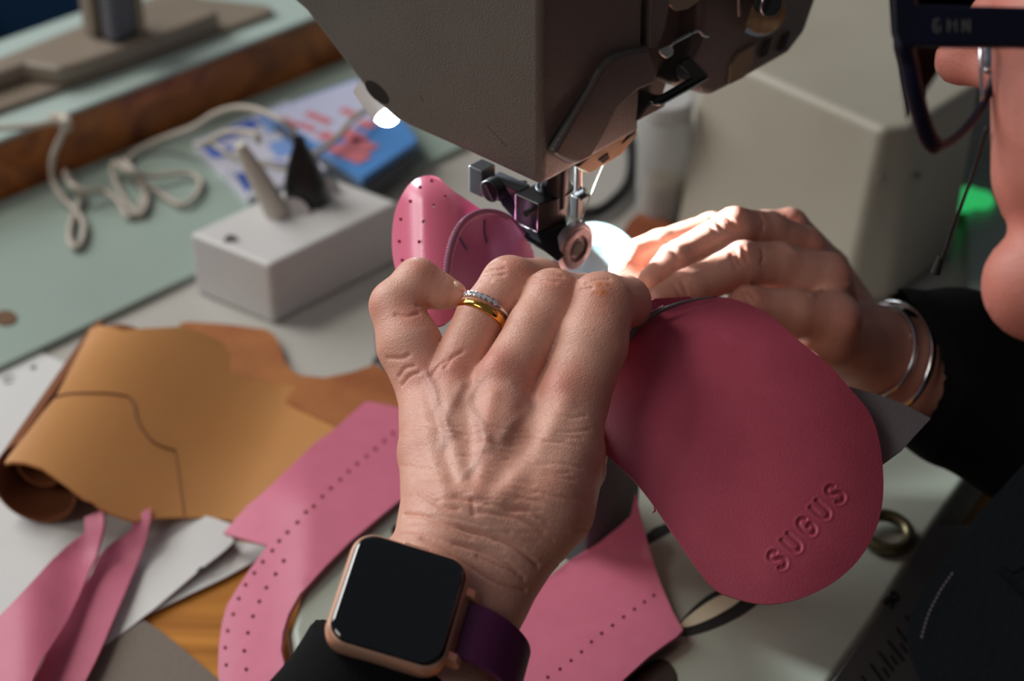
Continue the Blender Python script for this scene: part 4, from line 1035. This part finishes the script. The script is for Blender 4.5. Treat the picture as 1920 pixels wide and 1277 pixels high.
# reading glasses
GL = thing('glasses', 'dark blue framed glasses on the face at the right edge, pale letters on the arm', 'glasses', W(1800, 285, 57))
FRAME = mat('dark_blue_acetate', (9, 11, 18), rough=.4, noise=(50, (8, 12, 44), .3), spec=.3)
def gp(px, py):                            # the lens plane turns away from the viewer to the right
    return W(px, py, 54.5 + (px - 1690) * .022)
rim = [(1700, 70), (1704, 120), (1716, 180), (1733, 240), (1748, 268), (1765, 272), (1795, 255), (1826, 222), (1850, 180), (1866, 130), (1874, 75), (1800, 60)]
R_ = smoothc(rim, 6, True); k_ = []
for x, y in R_: k_.append(.26 if x < 1755 and y > 60 else .13)
MB().tube([gp(x, y) for x, y in R_], np.array(k_), 12, closed=True).build('lens_rim', FRAME, GL, smooth='all')
lg = mat('lens_glass', (245, 248, 250), rough=0.0, trans=1.0, ior=1.05, spec=.3)
sheet(resample(R_, 60, True), vfn(gp), 25).build('lens', lg, GL, smooth='all', solid=.12, soff=0)
MB().prism([W(1673, -20, 54.2), W(1676, 60, 54.2), W(1690, 92, 54.2), W(1720, 86, 54.2), W(2200, 92, 54.6), W(2210, 20, 54.6), W(1720, 8, 54.2), W(1720, -20, 54.2)], AF * .45).build('temple_arm', FRAME, GL, bevel=.08)
MB().tube([gp(1838, 80) + AF * -.1, gp(1838, 130) + AF * -.1, gp(1841, 175), gp(1842, 205)], .07, 10).build('nose_pad_wire', SILVER, GL, smooth='all')
MB().ball(gp(1858, 108) + AF * .3, (.25, .2, .45), ax=np.array([AR, AF, AU])).build('nose_pad', mat('clear_pad', (120, 150, 170), .1, trans=.5), GL, smooth='all')
MB().ball(gp(1849, 133) + AF * -.1, .08).build('screw', SILVER, GL, smooth='all')
MB().tube([gp(1874, 70), gp(1920, 40), gp(1960, 60)], .2, 10).build('bridge', FRAME, GL, smooth='all')
# letters on the arm
def glyph(mb, strokes, org, ex, ey, h, r, nrm):
    for s in strokes:
        P = [np.asarray(org) + ex * (x * h) + ey * (y * h) for x, y in s]
        mb.tube(P, r, 6)
lt = MB(); pal = mat('pale_print', (90, 90, 88), .6)
arcG = [(.42, .85), (.3, 1), (.12, 1), (0, .8), (0, .2), (.12, 0), (.32, 0), (.45, .2), (.45, .45), (.26, .45)]
for k, stx in enumerate([[arcG], [[(0, 0), (0, 1), (.3, .45), (.6, 1), (.6, 0)]], [[(0, 0), (0, 1), (.5, 0), (.5, 1)]]]):
    glyph(lt, stx, W(1752 + k * 27, 60, 54.15), AR, AU, .32, .025, None)
lt.build('lettering', pal, GL)
# neck cord of the glasses: dark cord with a black end
cord = thing('neck_string', 'thin dark cord with a black tip hanging beside the cheek', 'cord', W(1755, 512, 62))
MB().tube([W(*p) for p in smoothc([(1850, 240, 58), (1832, 300, 59), (1815, 350, 59.5), (1800, 390, 60), (1785, 430, 61), (1772, 470, 61.5), (1762, 495, 62)], 6)], .06, 8).build('cord', mat('dark_cord', (40, 40, 40), .6), cord, smooth='all')
MB().cyl(W(1764, 480, 61.8), W(1753, 513, 62), .10, .16, 14).build('cord_tip', mat('black_rubber', (14, 14, 14), .6), cord, smooth=True, bevel=.03)
# ================================================================== leather, paper
def pink(name, rgb, rgb2): return mat(name, rgb, rough=.52, noise=(90, rgb2, .3), bump=(1100, .22, 4), spec=.45)
PINK = pink('pink_leather', (196, 106, 130), (188, 98, 122))
PINKD = pink('raspberry_leather', (188, 82, 104), (178, 74, 96))
LIN = pink('mauve_lining', (176, 108, 148), (166, 98, 138))
GLIN = mat('grey_split', (112, 108, 112), rough=.8, bump=(600, .4, 4))
THR = mat('pink_thread', (226, 178, 196), .6)
up1 = thing('shoe_upper', 'pink leather shoe upper being stitched, with a big tongue and a punched side', 'shoe upper', W(1200, 620, 71))
# --- tongue
O5 = [(30, 620), (180, 760), (270, 870), (380, 1030), (500, 1190), (600, 1240), (720, 1262), (850, 1240), (980, 1180), (1090, 1080), (1160, 950), (1185, 800), (1170, 620), (1130, 500), (1050, 400), (980, 320), (860, 220), (730, 110), (620, 55), (520, 35), (400, 55), (300, 90), (230, 140), (175, 190)]
to = [(1100 + x / 2.129, 540 + y / 2.129) for x, y in O5]
to = to[1:] + [(1150, 690), (1090, 760), (1085, 810)]
to[0] = (1184, 897); to = [(1114, 832)] + to
TO = resample(smoothc(to[:-3], 5), 150); TO = np.vstack([TO, [(1140, 700), (1095, 745), (1090, 810)]])
LET = []
SS = [(.46, .84), (.36, .97), (.22, 1.0), (.07, .93), (.03, .76), (.12, .6), (.36, .46), (.47, .3), (.43, .1), (.28, 0), (.12, .02), (.0, .14)]
UU = [(0, 1), (0, .3), (.08, .08), (.24, 0), (.4, .08), (.48, .3), (.48, 1)]
GG = [(.5, .82), (.38, .97), (.22, 1), (.06, .88), (0, .6), (0, .35), (.08, .1), (.25, 0), (.42, .06), (.5, .2), (.5, .45), (.3, .45)]
exx, eyy = np.array([.66, -.751]), np.array([-.751, -.66])
for k, gl in enumerate((SS, UU, GG, UU, SS)):
    o = np.array([1466, 1068]) + exx * 41 * k
    LET.append(np.array([o + exx * x * 36 + eyy * y * 36 for x, y in smoothc(gl, 4)]))
def flapD(A):
    x, y = A[:, 0], A[:, 1]
    D = 71.0 - (y - 600) * .0118
    D += 1.6 * np.clip((660 - y) / 110, 0, None) ** 2
    D += 1.5 * np.clip((x - 1420) / 240, 0, None) ** 2
    D += -.5 * np.exp(-((x - 1300) / 120) ** 2 - ((y - 800) / 150) ** 2)
    D += .5 * np.clip((y - 980) / 150, 0, None) ** 2
    D += .9 * np.clip((1250 - x) / 140, 0, None) ** 2
    dd = np.full(len(A), 1e9)
    m = (x > 1380) & (y > 850)
    for L in LET: dd[m] = np.minimum(dd[m], poly_dist(A[m], L))
    D += .055 * np.exp(-(dd / 3.6) ** 4) - .015 * np.exp(-((dd - 7) / 2.5) ** 2)
    return D
def fn_flap(A): return np.array([W(x, y, d) for (x, y), d in zip(A, flapD(A))])
den = [(1420, 1030), (1600, 850), (1645, 910), (1480, 1105), (1420, 1090)]
sheet(TO, fn_flap, 11, dense=(den, 1.7)).build('tongue', PINKD, up1, smooth='all', solid=.14, soff=-1)
# fluff on the cut edge
fz = MB(); 
for a in (((1226, 948), (1229, 960)), ((1229, 955), (1224, 962)), ((1228, 951), (1233, 958))): fz.tube([W(*a[0], 67.5), W(*a[1], 67.4)], .018, 5)
fz.build('loose_fibre', mat('red_fibre', (190, 40, 70), .7), up1)
# --- edge binding and small stitched area beside the index finger
ed = [(1176, 638, 70.9), (1190, 616, 70.9), (1208, 601, 71.0), (1240, 582, 71.3), (1288, 565, 71.9), (1344, 556, 72.5)]
MB().tube([W(*p) for p in smoothc(ed, 6)], np.linspace(.17, .03, 31), 10).build('edge_binding', GLIN, up1, smooth='all')
sheet([(1172, 650), (1186, 614), (1206, 594), (1232, 578), (1262, 568), (1300, 562), (1290, 556), (1225, 560), (1160, 600), (1150, 650)], vfn(lambda x, y: W(x, y, 71.2 + (x - 1170) * .012)), 9).build('seam_strip', PINKD, up1, smooth='all', solid=.1)
def stitches(pts, name, r=.03, frac=.6, nn=30, mm=None):
    P = resample(np.array([W(*p) for p in smoothc(pts, 6)]), nn); m_ = MB()
    for i in range(nn - 1): m_.tube([P[i], P[i] * (1 - frac) + P[i + 1] * frac], r, 6)
    return m_.build(name, mm or THR, up1, smooth='all')
stitches([(1180, 622, 70.4), (1194, 604, 70.6), (1215, 588, 70.9), (1245, 573, 71.4)], 'seam_stitches', nn=18)
# --- punched side
def q8(x, y): return (700 + x / 3.69, 280 + y / 3.69)
po = [q8(*p) for p in [(390, 180), (330, 190), (250, 240), (190, 330), (150, 430), (130, 560), (130, 700), (150, 820), (200, 960), (270, 1060), (345, 1140), (380, 1195), (430, 1218), (500, 1205), (560, 1140), (540, 1000), (518, 900), (520, 760), (545, 640), (585, 550), (640, 475), (700, 440), (770, 418), (740, 412), (650, 350), (560, 290), (490, 230), (440, 190)]]
PO = resample(smoothc(po, 5, True), 150, True)
def sideD(A):
    x, y = A[:, 0], A[:, 1]
    c = 800 + (y - 330) * .02
    D = 71.0 + (590 - y) * .0115 + .00013 * (x - c) ** 2 * np.where(x > c, 1.0, 3.0) + np.clip(380 - y, 0, None) ** 2 * .0003
    return D
holes = [(*q8(*p), 3.6) for p in [(405, 218), (325, 263), (257, 360), (500, 328), (418, 388), (190, 485), (348, 500), (180, 638), (318, 640), (200, 768), (390, 1170)]]
def fn_side(A): return np.array([W(x, y, d) for (x, y), d in zip(A, sideD(A))])
pk2 = mat('glossy_pink_leather', (214, 108, 136), rough=.3, spec=.5, bump=(1100, .12, 3))
sheet(PO, fn_side, 8, holes=holes).build('punched_side', pk2, up1, smooth='all', solid=.13)
# --- collar: bound edge and hollow lining
cp = [(*q8(*p), d) for p, d in [((512, 1150), 71.7), ((508, 1000), 71.7), ((510, 880), 71.8), ((522, 740), 71.9), ((560, 600), 72.1), ((620, 500), 72.4), ((700, 445), 72.8), ((780, 428), 73.2), ((860, 438), 73.5), ((930, 470), 73.7), ((985, 520), 73.9), ((1040, 600), 74.1)]]
MB().tube([W(*p) for p in smoothc(cp, 6)], .10, 10).build('collar_binding', pink('dark_mauve', (140, 84, 112), (130, 76, 104)), up1, smooth='all')
stitches([(p[0] + 7, p[1] + 5, p[2] + .05) for p in cp], 'collar_stitches', nn=62, r=.022)
stitches([(p[0] - 6, p[1] - 1, p[2] - .12) for p in cp[:6]], 'collar_stitches', nn=34, r=.022)
lo_ = [(p[0], p[1]) for p in cp] + [(1000, 470), (1010, 520), (1000, 570), (920, 590), (845, 592)]
LO = resample(lo_, 110, True)
def linD(A):
    x, y = A[:, 0], A[:, 1]
    P = np.array([(p[0], p[1]) for p in cp]); d = poly_dist(A, P)
    base = 71.7 + np.clip((600 - y) / 190, 0, 1.2) * 1.6 + np.clip((x - 900) / 100, 0, 1) * .6
    return base + 2.2 * (1 - np.exp(-(d / 60) ** 1.3))
def fn_lin(A): return np.array([W(x, y, d) for (x, y), d in zip(A, linD(A))])
sheet(LO, fn_lin, 8).build('lining', LIN, up1, smooth='all', solid=.1, soff=1)
pm = MB()
for pts in (((772, 490), (768, 560), (785, 648)), ((598, 610), (622, 650), (648, 692))):
    A = np.array([q8(*p) for p in smoothc(pts, 5)]); P = fn_lin(A) - AF * .06; pm.tube(P, .03, 6)
pm.build('pen_mark', mat('purple_ink', (70, 50, 110), .6), up1, smooth='all')
# --- grey backed flap behind the tongue, near the sleeve
gf = [(1590, 728), (1640, 742), (1690, 760), (1743, 788), (1715, 818), (1690, 846), (1655, 872), (1620, 840), (1590, 790)]
sheet(gf, vfn(lambda x, y: W(x, y, 70.8 + (x - 1600) * .004 - (y - 790) * .012)), 14).build('grey_backing', GLIN, up1, smooth='all', solid=.12)
MB().tube([W(x, y, 70.9 + (x - 1600) * .004 - (y - 790) * .012) for x, y in smoothc([(1590, 732), (1640, 746), (1690, 764), (1740, 788)], 5)], .12, 8, flat=1).build('backing_edge', mat('pale_split_edge', (150, 146, 148), .8), up1, smooth='all')

# --- loose pink pieces
def q3(x, y): return (380 + x / 2.378, 740 + y / 2.378)
def sst(t): t = np.clip(t, 0, 1); return t * t * (3 - 2 * t)
def levelfn(zf): return lambda A: np.array([WZ(x, y, float(zf(x, y))) for x, y in A])
bo_ = [q3(*p) for p in [(730, 40), (800, 52), (900, 75), (950, 200), (930, 430), (895, 470), (780, 565), (660, 665), (550, 775), (440, 900), (392, 990), (368, 1070), (360, 1150), (375, 1215), (405, 1270), (470, 1330), (300, 1400), (90, 1400), (76, 1240), (80, 1130), (95, 1030), (118, 950), (160, 880), (220, 790), (300, 682), (200, 655), (100, 628), (150, 570), (215, 500), (262, 462), (285, 442), (345, 385), (440, 290), (510, 222), (560, 190), (590, 165), (660, 100)]]
bz = lambda x, y: .9 + 2.45 * sst((y - 800) / 150) * sst((x - 390) / 200) 
bh = [(*q3(*p), 4.0) for p in [(850, 185), (812, 220), (772, 257), (732, 290), (690, 323), (652, 358), (615, 395), (573, 432), (535, 470), (497, 512), (465, 537), (430, 582), (388, 625), (352, 663), (322, 705), (280, 755), (242, 805), (203, 858), (172, 920), (147, 990), (122, 1064), (110, 1140), (115, 1217), (372, 752), (337, 810), (296, 870), (265, 932), (237, 998), (214, 1072), (198, 1152), (207, 1235)]]
band_ = sheet(bo_, levelfn(bz), 12, holes=bh).build('leather_strip', PINK, None, smooth='all', solid=.15)
tag(band_, 'long curved pink leather strip with rows of punched holes, left of the watch', 'leather')
cr_ = MB().tube([WZ(x, y, bz(x, y) + .02) for x, y in [q3(345 + 315 * t, 388 + 275 * t) for t in np.linspace(0, 1, 12)]], .03, 6).build('crease', mat('pale_crease', (226, 150, 170), .5), band_, smooth='all')
def q4(x, y): return (940 + x / 3.063, 860 + y / 3.063)
ro = [q4(*p) for p in [(770, 195), (800, 330), (830, 440), (880, 620), (920, 750), (985, 900), (1042, 1000), (1000, 1045), (960, 1070), (850, 1150), (710, 1277), (560, 1450), (-150, 1500), (-60, 1200), (60, 900), (230, 725), (380, 600), (560, 480), (680, 385), (742, 325)]]
rz = lambda x, y: 3.4 + 2.6 * sst((1080 - y) / 180)
rh = [(*q4(*p), 3.6) for p in [(876, 803), (822, 840), (765, 882), (703, 927), (640, 975), (577, 1021), (518, 1070), (461, 1127), (401, 1177), (338, 1226), (268, 1273)]]
rp_ = sheet(ro, levelfn(rz), 12, holes=rh).build('leather_quarter', PINK, None, smooth='all', solid=.15)
tag(rp_, 'pink leather piece with one row of holes, right of the watch strap', 'leather')
def q2(x, y): return (x / 3.2, 900 + y / 3.2)
t1 = [q2(*p) for p in [(625, 185), (570, 212), (512, 235), (515, 280), (510, 325), (400, 400), (300, 500), (200, 620), (100, 735), (0, 840), (-160, 980), (-200, 1400), (130, 1400), (200, 1206), (250, 1090), (325, 975), (400, 860), (475, 710), (540, 560), (585, 470), (605, 390), (625, 320), (633, 260)]]
t2 = [q2(*p) for p in [(900, 165), (850, 195), (805, 215), (798, 260), (790, 300), (700, 360), (640, 405), (590, 465), (550, 560), (430, 760), (300, 1000), (200, 1210), (120, 1400), (440, 1400), (510, 1206), (570, 1090), (620, 980), (670, 860), (720, 740), (780, 600), (830, 480), (865, 390), (890, 290), (905, 220)]]
z1 = lambda x, y: 1.5 + .9 * sst((1060 - y) / 110) + .3 * math.sin(x * .03)
z2 = lambda x, y: .75 + 1.0 * sst((1060 - y) / 110)
a1 = sheet(t1, levelfn(z1), 12).build('leather_tongue', PINK, None, smooth='all', solid=.15)
tag(a1, 'narrow pointed pink leather piece at the lower left corner, lying on top of its twin', 'leather', 'pointed pink leather pieces')
MB().tube([WZ(x, y, z1(x, y) + .02) for x, y in [q2(-10, 935), q2(20, 950), q2(52, 972)]], .025, 6).build('pen_mark', INK, a1)
a2 = sheet(t2, levelfn(z2), 12).build('leather_tongue', PINK, None, smooth='all', solid=.15)
tag(a2, 'narrow pointed pink leather piece on white paper, the right and lower of the pair', 'leather', 'pointed pink leather pieces')

# --- tan hide rolled at its left end
TAN = mat('tan_leather', (186, 130, 74), rough=.5, noise=(14, (196, 142, 88), .35), bump=(500, .2, 4), spec=.35)
SUD = mat('suede_side', (120, 66, 30), rough=.9, noise=(60, (104, 54, 22), .3), bump=(700, .6, 4))
RR = 2.0
sa, sb = WZ(-18, 884, RR * 1.1), WZ(172, 612, RR * 1.1); ax_ = unit((sb - sa) * [1, 1, 0]); bx_ = np.array([ax_[1], -ax_[0], 0])
O_ = np.array([sa[0], sa[1], 0])
def hz(s):
    if s < RR: q = min(max(RR - s, 0), RR); return RR + math.sqrt(max(RR * RR - q * q, 0))
    t = min(max((s - RR) / 8.5, 0), 1); return .38 + (2 * RR - .38) * (0.5 + .5 * math.cos(math.pi * t))
def hide_pt(x, y):
    z = 1.5
    for _ in range(40):
        p = WZ(x, y, z); s = float((p - O_) @ bx_); z += .45 * (hz(max(s, 0.02)) - z)
    return WZ(x, y, z)
def q1(x, y): return (x / 2.524, 560 + y / 2.524)
ho = [q1(*p) for p in [(430, 142), (470, 128), (520, 132), (580, 150), (680, 140), (860, 132), (950, 160), (1060, 212), (1068, 235), (1095, 262), (1085, 300), (1090, 352), (1200, 385), (1370, 410), (1480, 450), (1600, 500), (1655, 550), (1700, 640), (1400, 900), (1250, 1000), (1100, 1052), (980, 1035), (870, 1032), (760, 1035), (640, 1052), (580, 1035), (520, 1012), (470, 985), (445, 960), (400, 945), (330, 890), (260, 840), (200, 800), (120, 775), (60, 770), (20, 778), (40, 745), (120, 645), (200, 540), (262, 468), (350, 300)]]
hide = sheet(ho, vfn(hide_pt), 11).build('leather_hide', TAN, None, smooth='all', solid=.14)
tag(hide, 'piece of tan hide rolled over at its left end, on the bench at the left', 'leather')
# underside of the roll and the coil inside it
L_ = float(np.linalg.norm(sb - sa))
mr = MB(); V = []; ths = np.linspace(math.pi * .62, math.pi * 3.9, 90); nt_ = 16
for i, th in enumerate(ths):
    f = (i / 89.0); r_ = (RR - .12) * (1 - .10 * max(0, f - .3)) * (1 if f < .45 else 1 - (f - .45) * 1.15); cs_, cz_ = RR + .2, RR + .12
    for j in range(nt_):
        t = .3 + (L_ - 2.0) * j / (nt_ - 1) + (-.9 * (math.sin(min((th - math.pi * .5) / 1.5, math.pi / 2)) * (1 - float(sst((th - 2 * math.pi) / 1.2)))) + .8 * max(0, f - .45)) * (1 - j / (nt_ - 1))
        V.append(O_ + ax_ * t + bx_ * (cs_ + r_ * math.cos(th)) + ZZ * (cz_ + r_ * math.sin(th) + .05))
F = [(i * nt_ + j, i * nt_ + j + 1, (i + 1) * nt_ + j + 1, (i + 1) * nt_ + j) for i in range(89) for j in range(nt_ - 1)]
mr.add(V, F).build('rolled_coil', SUD, hide, smooth='all', solid=.12)
pl_ = [(103, 746), (122, 740), (150, 738), (200, 738), (238, 744), (250, 758), (256, 785), (266, 805), (285, 828), (305, 838), (328, 845)]
MB().tube([hide_pt(x, y) + ZZ * .02 for x, y in smoothc(pl_, 4)], .05, 6).build('drawn_line', mat('brown_pen', (120, 78, 52), .7), hide, smooth='all')
MB().tube([hide_pt(x, y) + ZZ * .01 for x, y in smoothc([(328, 846), (333, 880), (340, 930), (345, 966)], 4)], .03, 6).build('drawn_line', mat('brown_pen', (120, 78, 52), .7), hide, smooth='all')
so = [q1(*p) for p in [(850, 128), (900, 120), (1100, 135), (1265, 158), (1300, 185), (1330, 240), (1345, 300), (1380, 350), (1430, 375), (1540, 385), (1660, 360), (1840, 300), (1960, 280), (1960, 640), (1600, 620), (1300, 480), (1000, 420), (900, 300)]]
sd = sheet(so, on_level(.3), 14).build('hide_underlayer', mat('suede_underlayer', (160, 100, 50), rough=.85, noise=(26, (140, 78, 36), .12), bump=(700, .5, 4)), hide, smooth='all', solid=.14)
# --- papers
PAP = mat('white_paper', (206, 206, 204), rough=.8)
p1 = sheet([(-60, 735), (65, 657), (100, 672), (240, 735), (140, 925), (-60, 930)], on_level(.06), 30).build('paper_sheet', PAP, None, solid=.03)
tag(p1, 'white paper sheet lying behind the rolled tan hide at the left edge', 'paper')
sk = MB()
for pts in (((5, 712), (15, 705), (28, 706)), ((55, 690), (66, 685), (62, 692)), ((8, 718), (24, 714))): sk.tube([WZ(x, y, .13) for x, y in smoothc(pts, 4)], .04, 5)
sk.build('faint_pencil_mark', mat('pencil', (160, 160, 164), .8), p1)
p2 = sheet([(-60, 940), (100, 930), (345, 958), (400, 972), (436, 984), (428, 1002), (440, 1016), (420, 1034), (372, 1072), (290, 1142), (250, 1172), (193, 1213), (120, 1260), (-60, 1370)], levelfn(lambda x, y: .12 + .5 * sst((x - 200) / 200)), 25).build('paper_sheet', PAP, None, solid=.03, smooth='all')
tag(p2, 'large white paper sheet under the pointed pink leather pieces', 'paper')
p3 = sheet([(360, 1010), (440, 1014), (505, 1026), (478, 1053), (420, 1085), (350, 1118), (275, 1155), (190, 1216), (230, 1150)], on_level(.2), 25).build('paper_sheet', PAP, None, solid=.03)
tag(p3, 'narrow white paper edge showing beneath the large sheet, beside the punched strip', 'paper')
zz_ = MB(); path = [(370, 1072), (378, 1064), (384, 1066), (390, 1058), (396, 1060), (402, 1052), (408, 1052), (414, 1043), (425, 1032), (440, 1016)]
zz_.tube([WZ(x, y, .12 + .5 * sst((x - 200) / 200) + .03) for x, y in path], .05, 6).build('torn_edge_shadow', mat('torn_shadow', (70, 68, 66), .9), p2)  # dark line painted as the shadow along the tear
cl = sheet([(200, 1212), (262, 1160), (296, 1182), (350, 1225), (420, 1285), (470, 1350), (120, 1360)], on_level(.1), 25).build('cloth_scrap', mat('taupe_felt', (116, 106, 96), .9, bump=(600, .5, 3)), None, solid=.08)
tag(cl, 'grey brown felt under the paper at the bottom left, on the wooden table', 'cloth')
for o in bpy.data.objects:
    if '_o' in o.keys(): del o['_o']
